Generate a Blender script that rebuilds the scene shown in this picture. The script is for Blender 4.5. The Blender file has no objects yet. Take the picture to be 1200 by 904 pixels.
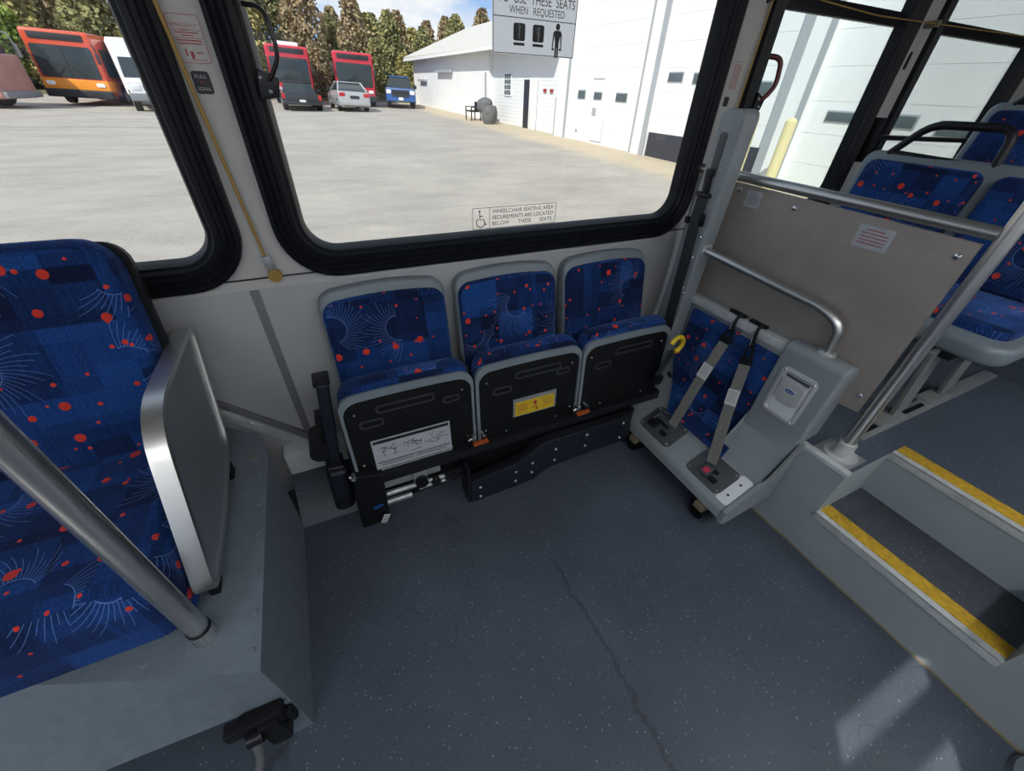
import bpy, bmesh, math, random
from mathutils import Vector, Matrix
random.seed(7)
SC = bpy.context.scene
COL = SC.collection
pi = math.pi
V = Vector

# ------------------------------------------------------------------ materials
def s2l(c):
    return tuple((x/12.92 if x <= .04045 else ((x+.055)/1.055)**2.4) for x in c)
def hexc(h):
    return s2l(tuple(int(h[i:i+2], 16)/255 for i in (0, 2, 4)))

class NT:
    def __init__(s, m):
        s.m = m; s.t = m.node_tree; s.n = s.t.nodes
    def add(s, typ, inp=None, **kw):
        n = s.n.new(typ)
        for k, v in kw.items(): setattr(n, k, v)
        for k, v in (inp or {}).items():
            if hasattr(v, 'is_output') or isinstance(v, bpy.types.NodeSocket): s.t.links.new(v, n.inputs[k])
            else: n.inputs[k].default_value = v
        return n
    def math(s, op, a, b=0.0, c=0.0):
        n = s.n.new('ShaderNodeMath'); n.operation = op
        for i, v in enumerate((a, b, c)):
            if isinstance(v, bpy.types.NodeSocket): s.t.links.new(v, n.inputs[i])
            else: n.inputs[i].default_value = v
        return n.outputs[0]
    def mix(s, fac, a, b):
        n = s.n.new('ShaderNodeMix'); n.data_type = 'RGBA'
        for i, v in ((0, fac), (6, a), (7, b)):
            if isinstance(v, bpy.types.NodeSocket): s.t.links.new(v, n.inputs[i])
            else:
                n.inputs[i].default_value = v if i == 0 else (tuple(v)+(1,))[:4]
        return n.outputs[2]

def new_mat(name):
    m = bpy.data.materials.new(name); m.use_nodes = True
    return m, NT(m), m.node_tree.nodes['Principled BSDF']

def mat(name, col, rough=.5, metal=0, var=0, vscale=8, bump=0, bscale=80, spec=.5, coat=0, emit=None, speck=None):
    m, t, b = new_mat(name)
    c = tuple(col)+(1,)
    b.inputs['Base Color'].default_value = c
    b.inputs['Roughness'].default_value = rough
    b.inputs['Metallic'].default_value = metal
    b.inputs['Specular IOR Level'].default_value = spec
    if coat: b.inputs['Coat Weight'].default_value = coat; b.inputs['Coat Roughness'].default_value = .05
    tc = t.add('ShaderNodeTexCoord')
    if var:
        n = t.add('ShaderNodeTexNoise', {'Vector': tc.outputs['Object'], 'Scale': vscale, 'Detail': 4, 'Roughness': .6})
        r = t.add('ShaderNodeMapRange', {'Value': n.outputs['Fac'], 'From Min': .3, 'From Max': .7})
        base = t.mix(r.outputs[0], tuple(x*(1-var) for x in col), tuple(min(1, x*(1+var)) for x in col))
        if speck:
            vo = t.add('ShaderNodeTexVoronoi', {'Vector': tc.outputs['Object'], 'Scale': speck[0]})
            k = t.math('LESS_THAN', vo.outputs['Distance'], speck[1])
            base = t.mix(t.math('MULTIPLY', k, speck[3] if len(speck) > 3 else 1.0), base, speck[2])
        t.t.links.new(base, b.inputs['Base Color'])
    if bump:
        n = t.add('ShaderNodeTexNoise', {'Vector': tc.outputs['Object'], 'Scale': bscale, 'Detail': 3})
        bp = t.add('ShaderNodeBump', {'Height': n.outputs['Fac'], 'Strength': bump, 'Distance': .002})
        t.t.links.new(bp.outputs[0], b.inputs['Normal'])
    if emit:
        b.inputs['Emission Color'].default_value = tuple(emit[0])+(1,); b.inputs['Emission Strength'].default_value = emit[1]
    return m

def brushed(name, col, rough, axis):
    m, t, b = new_mat(name)
    b.inputs['Metallic'].default_value = 1
    tc = t.add('ShaderNodeTexCoord')
    sc = [90, 90, 90]; sc[axis] = 2
    mp = t.add('ShaderNodeMapping', {'Vector': tc.outputs['Object'], 'Scale': sc})
    n = t.add('ShaderNodeTexNoise', {'Vector': mp.outputs[0], 'Scale': 4, 'Detail': 2})
    t.t.links.new(t.mix(n.outputs['Fac'], tuple(x*.94 for x in col), tuple(min(1, x*1.04) for x in col)), b.inputs['Base Color'])
    r = t.add('ShaderNodeMapRange', {'Value': n.outputs['Fac'], 'To Min': rough*.93, 'To Max': rough*1.07})
    t.t.links.new(r.outputs[0], b.inputs['Roughness'])
    return m

def fabric(name, seed, bright=1.0):
    m, t, b = new_mat(name)
    b.inputs['Roughness'].default_value = .95
    b.inputs['Specular IOR Level'].default_value = .15
    b.inputs['Sheen Weight'].default_value = .25
    b.inputs['Sheen Tint'].default_value = (.25, .4, .9, 1)
    uv = t.add('ShaderNodeUVMap', uv_map='UVMap')
    mp = t.add('ShaderNodeMapping', {'Vector': uv.outputs[0], 'Location': (seed*3.7, seed*1.9, 0)})
    P = mp.outputs[0]
    # woven rectangular blocks: two snapped grids laid over each other
    vals = []
    for gx, gy, ox in ((13.0, 17.0, .0), (7.0, 8.5, .37)):
        mp1 = t.add('ShaderNodeMapping', {'Vector': P, 'Scale': (gx, gy, 1), 'Location': (ox, ox*.6, 0)})
        fl = t.add('ShaderNodeVectorMath', {0: mp1.outputs[0]}, operation='FLOOR')
        wn = t.add('ShaderNodeTexWhiteNoise', {'Vector': fl.outputs[0]}, noise_dimensions='2D')
        vals.append(wn.outputs['Value'])
    blk = t.math('MULTIPLY_ADD', vals[0], .45, t.math('MULTIPLY', vals[1], .55))
    strk = t.add('ShaderNodeMapping', {'Vector': P, 'Scale': (160, 9, 1)})
    stn = t.add('ShaderNodeTexNoise', {'Vector': strk.outputs[0], 'Scale': 1, 'Detail': 2})
    blk = t.math('ADD', blk, t.math('MULTIPLY_ADD', stn.outputs['Fac'], .5, -.25))
    cr = t.add('ShaderNodeValToRGB', {'Fac': blk})
    e = cr.color_ramp.elements
    e[0].position = .12; e[0].color = (.006, .010, .036, 1); e[1].position = .92; e[1].color = (.013, .058, .215, 1)
    x = cr.color_ramp.elements.new(.42); x.color = (.008, .024, .092, 1)
    x = cr.color_ramp.elements.new(.66); x.color = (.011, .042, .165, 1)
    fine = t.add('ShaderNodeTexNoise', {'Vector': P, 'Scale': 260, 'Detail': 2})
    fr = t.add('ShaderNodeMapRange', {'Value': fine.outputs['Fac'], 'From Min': .3, 'From Max': .7, 'To Min': .65, 'To Max': 1.35})
    col = t.add('ShaderNodeVectorMath', {0: cr.outputs[0]}, operation='SCALE'); t.t.links.new(fr.outputs[0], col.inputs['Scale'])
    base = col.outputs[0]
    # fans of pale lines fired from an arc
    for k, (sc, off, N) in enumerate(((3.9, 0.0, 44.0), (3.1, 5.3, 52.0))):
        mp2 = t.add('ShaderNodeMapping', {'Vector': P, 'Location': (off, off*.7, 0)})
        vo = t.add('ShaderNodeTexVoronoi', {'Vector': mp2.outputs[0], 'Scale': sc, 'Randomness': .8}, voronoi_dimensions='2D')
        d = t.add('ShaderNodeVectorMath', {0: mp2.outputs[0], 1: vo.outputs['Position']}, operation='SUBTRACT')
        sx = t.add('ShaderNodeSeparateXYZ', {0: d.outputs[0]})
        r = t.math('MULTIPLY', vo.outputs['Distance'], 1/sc)
        a = t.math('ARCTAN2', sx.outputs[1], sx.outputs[0])
        cc = t.add('ShaderNodeSeparateColor', {'Color': vo.outputs['Color']})
        turn = t.math('ADD', t.math('ADD', t.math('MULTIPLY_ADD', a, 1/(2*pi), .5), cc.outputs[0]), t.math('MULTIPLY', r, (.55, -.7)[k]))
        ar = t.math('FRACT', turn)
        sect = t.math('LESS_THAN', ar, .52)
        ln = t.math('ABSOLUTE', t.math('SUBTRACT', t.math('FRACT', t.math('MULTIPLY', ar, N)), .5))
        wid = t.math('DIVIDE', .00062*N/(2*pi), r)          # constant line width in metres
        line = t.math('LESS_THAN', ln, wid)
        rmax = t.math('MULTIPLY_ADD', t.math('FRACT', t.math('MULTIPLY', ar, N*.31)), .050, .076)
        ring = t.math('MULTIPLY', t.math('GREATER_THAN', r, .043), t.math('LESS_THAN', r, rmax))
        fan = t.math('MULTIPLY', t.math('MULTIPLY', line, sect), ring)
        arc = t.math('MULTIPLY', t.math('LESS_THAN', t.math('ABSOLUTE', t.math('SUBTRACT', r, .042)), .0010), sect)
        gate = t.math('GREATER_THAN', cc.outputs[1], .3)
        fm = t.math('MULTIPLY', t.math('MAXIMUM', fan, arc), gate)
        base = t.mix(t.math('MULTIPLY', fm, .52), base, (.16, .29, .66))
    # orange red dots of three sizes
    for sc, lo, hi, g in ((10.5, .055, .125, .46), (17, .05, .085, .52)):
        vo = t.add('ShaderNodeTexVoronoi', {'Vector': P, 'Scale': sc, 'Randomness': .9}, voronoi_dimensions='2D')
        cc = t.add('ShaderNodeSeparateColor', {'Color': vo.outputs['Color']})
        rr = t.math('MULTIPLY_ADD', cc.outputs[2], hi-lo, lo)
        k = t.math('MULTIPLY', t.math('LESS_THAN', vo.outputs['Distance'], rr), t.math('GREATER_THAN', cc.outputs[1], g))
        base = t.mix(k, base, (.60, .045, .025))
    if bright != 1:
        v = t.add('ShaderNodeVectorMath', {0: base}, operation='SCALE'); v.inputs['Scale'].default_value = bright; base = v.outputs[0]
    t.t.links.new(base, b.inputs['Base Color'])
    bp = t.add('ShaderNodeBump', {'Height': fine.outputs['Fac'], 'Strength': .4, 'Distance': .002})
    t.t.links.new(bp.outputs[0], b.inputs['Normal'])
    return m

def floor_mat(name, col):
    m, t, b = new_mat(name)
    tc = t.add('ShaderNodeTexCoord'); P = tc.outputs['Object']
    n1 = t.add('ShaderNodeTexNoise', {'Vector': P, 'Scale': 2.2, 'Detail': 6, 'Roughness': .65})
    r = t.add('ShaderNodeMapRange', {'Value': n1.outputs['Fac'], 'From Min': .3, 'From Max': .72})
    base = t.mix(r.outputs[0], tuple(x*.72 for x in col), tuple(x*1.3 for x in col))
    n2 = t.add('ShaderNodeTexNoise', {'Vector': P, 'Scale': 130, 'Detail': 2})
    r2 = t.add('ShaderNodeMapRange', {'Value': n2.outputs['Fac'], 'From Min': .35, 'From Max': .65})
    base = t.mix(t.math('MULTIPLY', r2.outputs[0], .35), base, tuple(x*1.6 for x in col))
    # pale chips
    vo = t.add('ShaderNodeTexVoronoi', {'Vector': P, 'Scale': 85})
    cc = t.add('ShaderNodeSeparateColor', {'Color': vo.outputs['Color']})
    chip = t.math('MULTIPLY', t.math('LESS_THAN', vo.outputs['Distance'], .16), t.math('GREATER_THAN', cc.outputs[0], .72))
    base = t.mix(t.math('MULTIPLY', chip, .55), base, (.42, .45, .48))
    # thin wandering scuff lines
    n3 = t.add('ShaderNodeTexNoise', {'Vector': P, 'Scale': .9, 'Detail': 3, 'Distortion': .6})
    crack = t.math('LESS_THAN', t.math('ABSOLUTE', t.math('SUBTRACT', n3.outputs['Fac'], .5)), .0016)
    base = t.mix(t.math('MULTIPLY', crack, .25), base, (.02, .02, .025))
    # one long dirty drag mark along the bay
    sx = t.add('ShaderNodeSeparateXYZ', {0: P})
    n4 = t.add('ShaderNodeTexNoise', {'Vector': P, 'Scale': 5, 'Detail': 5, 'Roughness': .7})
    dx = t.math('ABSOLUTE', t.math('ADD', t.math('SUBTRACT', sx.outputs[0], .48), t.math('MULTIPLY_ADD', n4.outputs['Fac'], -.14, .05)))
    k4 = t.add('ShaderNodeMapRange', {'Value': dx, 'From Min': .002, 'From Max': .010, 'To Min': .55, 'To Max': 0.0})
    inr = t.math('MULTIPLY', t.math('LESS_THAN', sx.outputs[1], .60), t.math('LESS_THAN', sx.outputs[0], 1.3))
    base = t.mix(t.math('MULTIPLY', k4.outputs[0], inr), base, (.018, .018, .022))
    t.t.links.new(base, b.inputs['Base Color'])
    r3 = t.add('ShaderNodeMapRange', {'Value': n1.outputs['Fac'], 'To Min': .38, 'To Max': .6})
    t.t.links.new(r3.outputs[0], b.inputs['Roughness'])
    bp = t.add('ShaderNodeBump', {'Height': n2.outputs['Fac'], 'Strength': .15, 'Distance': .002})
    t.t.links.new(bp.outputs[0], b.inputs['Normal'])
    return m

def lot_mat():
    m, t, b = new_mat('asphalt_lot')
    tc = t.add('ShaderNodeTexCoord'); P = tc.outputs['Object']
    n1 = t.add('ShaderNodeTexNoise', {'Vector': P, 'Scale': .45, 'Detail': 9, 'Roughness': .75})
    n2 = t.add('ShaderNodeTexNoise', {'Vector': P, 'Scale': 45, 'Detail': 3})
    mp = t.add('ShaderNodeMapping', {'Vector': P, 'Scale': (.55, 1.3, 1)})
    n3 = t.add('ShaderNodeTexNoise', {'Vector': mp.outputs[0], 'Scale': 1.1, 'Detail': 8, 'Roughness': .7})
    r = t.add('ShaderNodeMapRange', {'Value': n1.outputs['Fac'], 'From Min': .3, 'From Max': .7})
    base = t.mix(r.outputs[0], (.27, .245, .212), (.42, .385, .335))
    r3 = t.add('ShaderNodeMapRange', {'Value': n3.outputs['Fac'], 'From Min': .44, 'From Max': .64})
    base = t.mix(t.math('MULTIPLY', r3.outputs[0], .6), base, (.20, .183, .162))
    r2 = t.add('ShaderNodeMapRange', {'Value': n2.outputs['Fac'], 'From Min': .3, 'From Max': .7})
    base = t.mix(t.math('MULTIPLY', r2.outputs[0], .5), base, (.47, .435, .38))
    # one dark tar crack far out
    sy = t.add('ShaderNodeSeparateXYZ', {0: P})
    ck = t.math('ABSOLUTE', t.math('ADD', t.math('SUBTRACT', sy.outputs[1], 20.2), t.math('MULTIPLY', n3.outputs['Fac'], -1.2)))
    ckm = t.math('MULTIPLY', t.math('LESS_THAN', ck, .07), t.math('LESS_THAN', sy.outputs[0], -3.0))
    base = t.mix(t.math('MULTIPLY', ckm, .7), base, (.09, .085, .08))
    # sandy apron in front of the garage and a crack line
    sx = t.add('ShaderNodeSeparateXYZ', {0: P})
    edge = t.math('ADD', sx.outputs[0], t.math('MULTIPLY', n1.outputs['Fac'], 2.0))
    ap = t.add('ShaderNodeMapRange', {'Value': edge, 'From Min': 9.0, 'From Max': 9.8})
    base = t.mix(t.math('MULTIPLY', ap.outputs[0], .6), base, (.56, .46, .30))
    t.t.links.new(base, b.inputs['Base Color'])
    b.inputs['Roughness'].default_value = .95
    bp = t.add('ShaderNodeBump', {'Height': n2.outputs['Fac'], 'Strength': .3, 'Distance': .01})
    t.t.links.new(bp.outputs[0], b.inputs['Normal'])
    return m

def glass_mat(name, tint, refl=.05):
    m = bpy.data.materials.new(name); m.use_nodes = True
    t = NT(m); t.n.clear()
    tr = t.add('ShaderNodeBsdfTransparent', {'Color': tuple(tint)+(1,)})
    gl = t.add('ShaderNodeBsdfGlossy', {'Roughness': .02})
    fr = t.add('ShaderNodeLayerWeight', {'Blend': .12})
    f = t.math('MULTIPLY_ADD', fr.outputs['Fresnel'], .5, refl*.3)
    mx = t.add('ShaderNodeMixShader', {0: f, 1: tr.outputs[0], 2: gl.outputs[0]})
    o = t.add('ShaderNodeOutputMaterial', {0: mx.outputs[0]})
    return m

def leaf_mat(name, a, b_, c):
    m, t, b = new_mat(name)
    tc = t.add('ShaderNodeTexCoord')
    n = t.add('ShaderNodeTexNoise', {'Vector': tc.outputs['Object'], 'Scale': .55, 'Detail': 4, 'Roughness': .7})
    cr = t.add('ShaderNodeValToRGB', {'Fac': n.outputs['Fac']})
    e = cr.color_ramp.elements
    e[0].position = .33; e[0].color = tuple(a)+(1,); e[1].position = .68; e[1].color = tuple(c)+(1,)
    x = cr.color_ramp.elements.new(.5); x.color = tuple(b_)+(1,)
    t.t.links.new(cr.outputs[0], b.inputs['Base Color'])
    b.inputs['Roughness'].default_value = .8; b.inputs['Specular IOR Level'].default_value = .1
    return m

M = {}
M['wall_up'] = mat('beige_wall_panel', (.46, .445, .42), .55, var=.05, vscale=3)
M['wall_low'] = mat('grey_wall_panel', (.40, .40, .405), .5, var=.06, vscale=3)
M['strip'] = mat('grey_joint_strip', (.17, .17, .175), .5)
M['floor'] = floor_mat('speckled_blue_grey_vinyl', (.058, .070, .092))
M['tread'] = floor_mat('dark_speckled_tread_vinyl', (.050, .056, .068))
M['box'] = mat('textured_grey_housing_paint', (.15, .18, .21), .55, var=.10, vscale=30, bump=.5, bscale=160)
M['riser'] = mat('smooth_grey_riser_vinyl', (.30, .335, .342), .5, var=.06, vscale=4)
M['shell'] = mat('grey_seat_shell_plastic', (.18, .212, .23), .35, var=.05)
M['console'] = mat('grey_moulded_plastic', (.235, .26, .268), .42, var=.06, vscale=6, bump=.1)
M['rubber'] = mat('black_window_rubber', (.008, .009, .012), .45, spec=.25)
M['black'] = mat('black_plastic', (.0065, .007, .008), .48, var=.15, spec=.22)
M['blackm'] = mat('black_painted_steel', (.010, .010, .013), .38, var=.2, spec=.35)
M['ridge'] = mat('lighter_black_edge', (.035, .036, .040), .35)  # grip ridges toned lighter than the black pan around them
M['navy'] = mat('dark_navy_cover', (.012, .014, .023), .45, var=.15, spec=.3)
M['steel'] = brushed('brushed_steel_tube', (.78, .765, .73), .28, 2)
M['steely'] = brushed('brushed_steel_bar', (.64, .63, .60), .36, 1)
M['alu'] = mat('aluminium', (.46, .47, .47), .36, .65, var=.08)
M['alup'] = mat('pale_aluminium_nosing', (.55, .57, .56), .55, .3, var=.15, vscale=30)
M['legm'] = mat('grey_leg_casting', (.24, .25, .24), .45, .3, var=.1)
M['chrome'] = mat('bright_screw', (.75, .75, .73), .2, 1)
M['panelgrey'] = mat('slate_grey_laminate', (.15, .17, .188), .35, var=.06)
M['laminate'] = mat('taupe_laminate', (.28, .243, .215), .38, var=.12, vscale=7, bump=.05)
M['yellow'] = mat('yellow_grip_tape', (.52, .31, .015), .8, var=.25, vscale=60, bump=.6, bscale=300)
M['yplast'] = mat('yellow_plastic', (.75, .52, .02), .4)
M['ycord'] = mat('yellow_cord', (.36, .22, .05), .5)
M['ylabel'] = mat('yellow_label_face', (.62, .42, .02), .5, var=.1, vscale=60)
M['white'] = mat('white_label', (.62, .62, .60), .5)
M['paper'] = mat('grey_white_label', (.40, .42, .44), .5, var=.1, vscale=50)
M['ink'] = mat('black_ink', (.012, .012, .014), .5)
M['redink'] = mat('red_ink', (.35, .03, .03), .5)
M['web'] = mat('grey_webbing', (.20, .19, .17), .8, var=.15, vscale=80, bump=.4, bscale=400)
M['bweb'] = mat('black_webbing', (.02, .021, .024), .75, bump=.4, bscale=400)
M['red'] = mat('red_button', (.55, .03, .06), .4)
M['orange'] = mat('orange_latch', (.40, .075, .015), .5)
M['darkred'] = mat('dark_red_handle', (.10, .012, .012), .35)
M['silverpl'] = mat('silver_plastic', (.50, .51, .50), .35, .2)
M['lightpl'] = mat('pale_grey_plastic', (.66, .68, .68), .4)
M['dgrey'] = mat('dark_grey_recess', (.055, .06, .065), .5)
M['blue'] = mat('blue_enamel', (.02, .08, .32), .3)
M['tan'] = mat('tan_metal', (.23, .19, .12), .5, var=.2)
M['cable'] = mat('grey_cable', (.14, .14, .145), .3)
M['fab'] = [fabric('blue_patterned_moquette_%s' % n, i) for i, n in enumerate(('a', 'b', 'c', 'd', 'e', 'f'))]
M['glass'] = glass_mat('clear_bus_glass', (.95, .96, .95))
M['glasst'] = glass_mat('faintly_tinted_bus_glass', (.84, .89, .88))
M['ceil'] = mat('grey_ceiling_panel', (.42, .42, .41), .6)
M['fill_lamp'] = mat('added_fill_emitter', (.8, .8, .8), .5, emit=((.95, .98, 1.0), 30.0))

# ------------------------------------------------------------------ mesh helpers
def box(bm, lo, hi, bev=0, seg=2):
    lo, hi = V(lo), V(hi)
    r = bmesh.ops.create_cube(bm, size=1)
    vs = r['verts']
    for v in vs:
        v.co = V(((lo[i]+hi[i])/2 + v.co[i]*(hi[i]-lo[i])) for i in range(3))
    if bev:
        es = list({e for v in vs for e in v.link_edges})
        bmesh.ops.bevel(bm, geom=es, offset=bev, segments=seg, affect='EDGES', profile=.6)
    return bm

def obox(bm, c, size, mtx, bev=0, seg=2):
    """box centred at c with axes mtx (3x3)"""
    n0 = len(bm.verts)
    t = bmesh.new()
    box(t, [-s/2 for s in size], [s/2 for s in size], bev, seg)
    t.transform(Matrix.Translation(V(c)) @ mtx.to_4x4())
    merge(bm, t)
    return bm

def merge(bm, t):
    me = bpy.data.meshes.new('tmp'); t.to_mesh(me); t.free(); bm.from_mesh(me); bpy.data.meshes.remove(me)

def axes(u, v):
    u = V(u).normalized(); v = V(v); v = (v-u*v.dot(u)).normalized(); w = u.cross(v)
    return Matrix((u, v, w)).transposed()

def prism(bm, pts, O, U, W, N, depth, bev=0, seg=3, both=False):
    """2-D outline pts in the frame (U,W), pushed depth along N; front cap at +N gets the bevel"""
    O, U, W, N = V(O), V(U).normalized(), V(W).normalized(), V(N).normalized()
    t = bmesh.new()
    f = [t.verts.new(O+U*a+W*b+N*depth) for a, b in pts]
    k = [t.verts.new(O+U*a+W*b) for a, b in pts]
    n = len(pts)
    ff = t.faces.new(f); t.faces.new(k[::-1])
    for i in range(n):
        t.faces.new((f[i], k[i], k[(i+1) % n], f[(i+1) % n]))
    bmesh.ops.recalc_face_normals(t, faces=t.faces)
    if bev:
        t.verts.index_update()
        es = [e for e in t.edges if (e.verts[0] in f and e.verts[1] in f) or (both and e.verts[0] in k and e.verts[1] in k)]
        bmesh.ops.bevel(t, geom=es, offset=bev, segments=seg, affect='EDGES', profile=.5)
    merge(bm, t)
    return bm

def rrect(w, h, r, n=5, cx=0, cy=0, top=0.0, rt=None):
    """rounded rectangle outline, counter-clockwise; top = upward bulge of the top edge"""
    out = []
    rt = r if rt is None else rt
    for (sx, sy, a0, rr) in ((1, -1, -90, r), (1, 1, 0, rt), (-1, 1, 90, rt), (-1, -1, 180, r)):
        px, py = sx*(w/2-rr), sy*(h/2-rr)
        for i in range(n+1):
            a = math.radians(a0+90*i/n)
            out.append([cx+px+rr*math.cos(a), cy+py+rr*math.sin(a)])
        if sx == 1 and sy == 1 and top:
            for i in range(1, 6):
                q = 1-i/6
                out.append([cx+(2*q-1)*(w/2-rr), cy+h/2])
    if top:
        for p in out:
            if p[1] > cy: p[1] += top*(1-((p[0]-cx)/(w/2))**2)*min(1, (p[1]-cy)/(h/2))
    return out

def fillet(pts, r, n=5):
    pts = [V(p) for p in pts]; out = [pts[0]]
    for i in range(1, len(pts)-1):
        a, b, c = pts[i-1], pts[i], pts[i+1]
        d1, d2 = (a-b), (c-b)
        rr = min(r, d1.length*.49, d2.length*.49)
        p, q = b+d1.normalized()*rr, b+d2.normalized()*rr
        for k in range(n+1):
            t = k/n
            out.append(p*(1-t)**2+b*2*t*(1-t)+q*t*t)
    out.append(pts[-1])
    return out

def tube(bm, pts, r, n=12, flat=None, up=None):
    """round tube along pts, or a flat strap of half width r and half thickness flat"""
    pts = [V(p) for p in pts]
    t = bmesh.new(); rings = []
    prev = None
    for i, p in enumerate(pts):
        d = (pts[min(i+1, len(pts)-1)]-pts[max(i-1, 0)]).normalized()
        if prev is None:
            a = V(up) if up else (V((0, 0, 1)) if abs(d.z) < .9 else V((1, 0, 0)))
        else: a = prev
        a = (a-d*a.dot(d)).normalized(); prev = a; b = d.cross(a)
        if flat is None:
            rings.append([t.verts.new(p+(a*math.cos(2*pi*k/n)+b*math.sin(2*pi*k/n))*r) for k in range(n)])
        else:
            rings.append([t.verts.new(p+b*r*sx+a*flat*sy) for sx, sy in ((-1, -1), (1, -1), (1, 1), (-1, 1))])
    m = len(rings[0])
    for i in range(len(rings)-1):
        for k in range(m):
            t.faces.new((rings[i][k], rings[i][(k+1) % m], rings[i+1][(k+1) % m], rings[i+1][k]))
    t.faces.new(rings[0][::-1]); t.faces.new(rings[-1])
    bmesh.ops.recalc_face_normals(t, faces=t.faces)
    merge(bm, t)
    return bm

def cyl(bm, a, b, r, n=16, r2=None):
    a, b = V(a), V(b)
    d = (b-a).normalized(); u = d.orthogonal().normalized(); w = d.cross(u)
    r2 = r if r2 is None else r2
    t = bmesh.new()
    A = [t.verts.new(a+(u*math.cos(2*pi*k/n)+w*math.sin(2*pi*k/n))*r) for k in range(n)]
    B = [t.verts.new(b+(u*math.cos(2*pi*k/n)+w*math.sin(2*pi*k/n))*r2) for k in range(n)]
    for k in range(n): t.faces.new((A[k], A[(k+1) % n], B[(k+1) % n], B[k]))
    t.faces.new(A[::-1]); t.faces.new(B)
    merge(bm, t)
    return bm

def screw(bm, p, nrm, r=.007):
    p, nrm = V(p), V(nrm).normalized()
    u = nrm.orthogonal().normalized(); w = nrm.cross(u)
    loft(bm, [[p+nrm*h+(u*math.cos(2*pi*k/10)+w*math.sin(2*pi*k/10))*r*q for k in range(10)] for h, q in ((0, 1), (.003, .85), (.005, .4))], True, True)

def loft(bm, rings, close=True, caps=False):
    R = [[bm.verts.new(V(p)) for p in r] for r in rings]
    for i in range(len(R)-1):
        n = len(R[i])
        for k in range(n if close else n-1):
            bm.faces.new((R[i][k], R[i][(k+1) % n], R[i+1][(k+1) % n], R[i+1][k]))
    if caps: bm.faces.new(R[0][::-1]); bm.faces.new(R[-1])
    return bm

OFF = {}
def B(): return bmesh.new()
def obj(name, bm, m, parent=None, ang=38, uvo=None, fix=True):
    """ONE mesh object; world coordinates are turned into the parent's own"""
    off = OFF.get(parent.name, V((0, 0, 0))) if parent else V((0, 0, 0))
    if fix: bmesh.ops.recalc_face_normals(bm, faces=bm.faces)
    uv = bm.loops.layers.uv.new('UVMap')
    u0 = uvo or (0, 0)
    for f in bm.faces:
        n = f.normal; ax = max(range(3), key=lambda i: abs(n[i])); i, j = ((1, 2), (0, 2), (0, 1))[ax]
        for l in f.loops: l[uv].uv = (l.vert.co[i]+u0[0], l.vert.co[j]+u0[1])
    if off.length: bmesh.ops.translate(bm, verts=bm.verts, vec=-off)
    me = bpy.data.meshes.new(name); bm.to_mesh(me); bm.free()
    me.materials.append(m)
    for p in me.polygons: p.use_smooth = True
    me.set_sharp_from_angle(angle=math.radians(ang))
    o = bpy.data.objects.new(name, me); COL.objects.link(o)
    if parent: o.parent = parent
    OFF[o.name] = off
    return o
def tag(o, label=None, cat=None, group=None, kind=None):
    if label: o['label'] = label
    if cat: o['category'] = cat
    if group: o['group'] = group
    if kind: o['kind'] = kind
    return o
def thing(name, label, cat, loc=(0, 0, 0), group=None, local=False):
    o = bpy.data.objects.new(name, None); COL.objects.link(o); o.location = loc
    o.empty_display_size = .1
    OFF[o.name] = V((0, 0, 0)) if local else V(loc)
    return tag(o, label, cat, group)
def struct(name, bm, m, parent=None, ang=38):
    o = obj(name, bm, m, parent, ang)
    if not parent: o['kind'] = 'structure'
    return o
def part_label(o, l): o['label'] = l; return o

def text(name, s, m, parent, O, U, W, width, height, depth=.0004):
    """lettering fitted into width x height, centred at O, along U with upright W"""
    c = bpy.data.curves.new(name, 'FONT'); c.body = s; c.size = 1; c.extrude = .0; c.align_x = 'CENTER'
    o = bpy.data.objects.new(name, c)
    me = bpy.data.meshes.new_from_object(o)
    bpy.data.objects.remove(o); bpy.data.curves.remove(c)
    bm = bmesh.new(); bm.from_mesh(me); bpy.data.meshes.remove(me)
    xs = [v.co.x for v in bm.verts]; ys = [v.co.y for v in bm.verts]
    x0, x1, y0, y1 = min(xs), max(xs), min(ys), max(ys)
    U, W = V(U).normalized(), V(W).normalized(); N = U.cross(W)
    for v in bm.verts:
        a = ((v.co.x-x0)/(x1-x0)-.5)*width; b = ((v.co.y-y0)/(y1-y0)-.5)*height
        v.co = V(O)+U*a+W*b+N*depth
    return obj(name, bm, m, parent, fix=False)

def rects(bm, O, U, W, lst, lift=.0005):
    """flat printed rectangles (cx,cy,w,h) on a plane"""
    U, W = V(U).normalized(), V(W).normalized(); N = U.cross(W)
    for cx, cy, w, h in lst:
        obox(bm, V(O)+U*cx+W*cy+N*lift, (w, h, .0006), Matrix((U, W, N)).transposed())
    return bm

def split(o, base=None):
    """one object per loose piece"""
    base = base or o.name.split('.')[0]
    bm = bmesh.new(); bm.from_mesh(o.data)
    seen, isl = set(), []
    for f in bm.faces:
        if f.index in seen: continue
        st, cur = [f], []
        seen.add(f.index)
        while st:
            g = st.pop(); cur.append(g.index)
            for e in g.edges:
                for h in e.link_faces:
                    if h.index not in seen: seen.add(h.index); st.append(h)
        isl.append(set(cur))
    bm.free()
    if len(isl) < 2:
        o.name = base; return
    lab = o.get('label')
    for k, keep in enumerate(isl):
        b = bmesh.new(); b.from_mesh(o.data)
        bmesh.ops.delete(b, geom=[f for f in b.faces if f.index not in keep], context='FACES')
        me = bpy.data.meshes.new(base); b.to_mesh(me); b.free()
        for m in o.data.materials: me.materials.append(m)
        n = bpy.data.objects.new(base, me); COL.objects.link(n); n.parent = o.parent
        if lab: n['label'] = lab
    bpy.data.objects.remove(o)

def copy_tree(o, parent=None):
    c = o.copy(); COL.objects.link(c)
    if parent: c.parent = parent
    for ch in list(o.children): copy_tree(ch, c)
    return c

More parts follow.
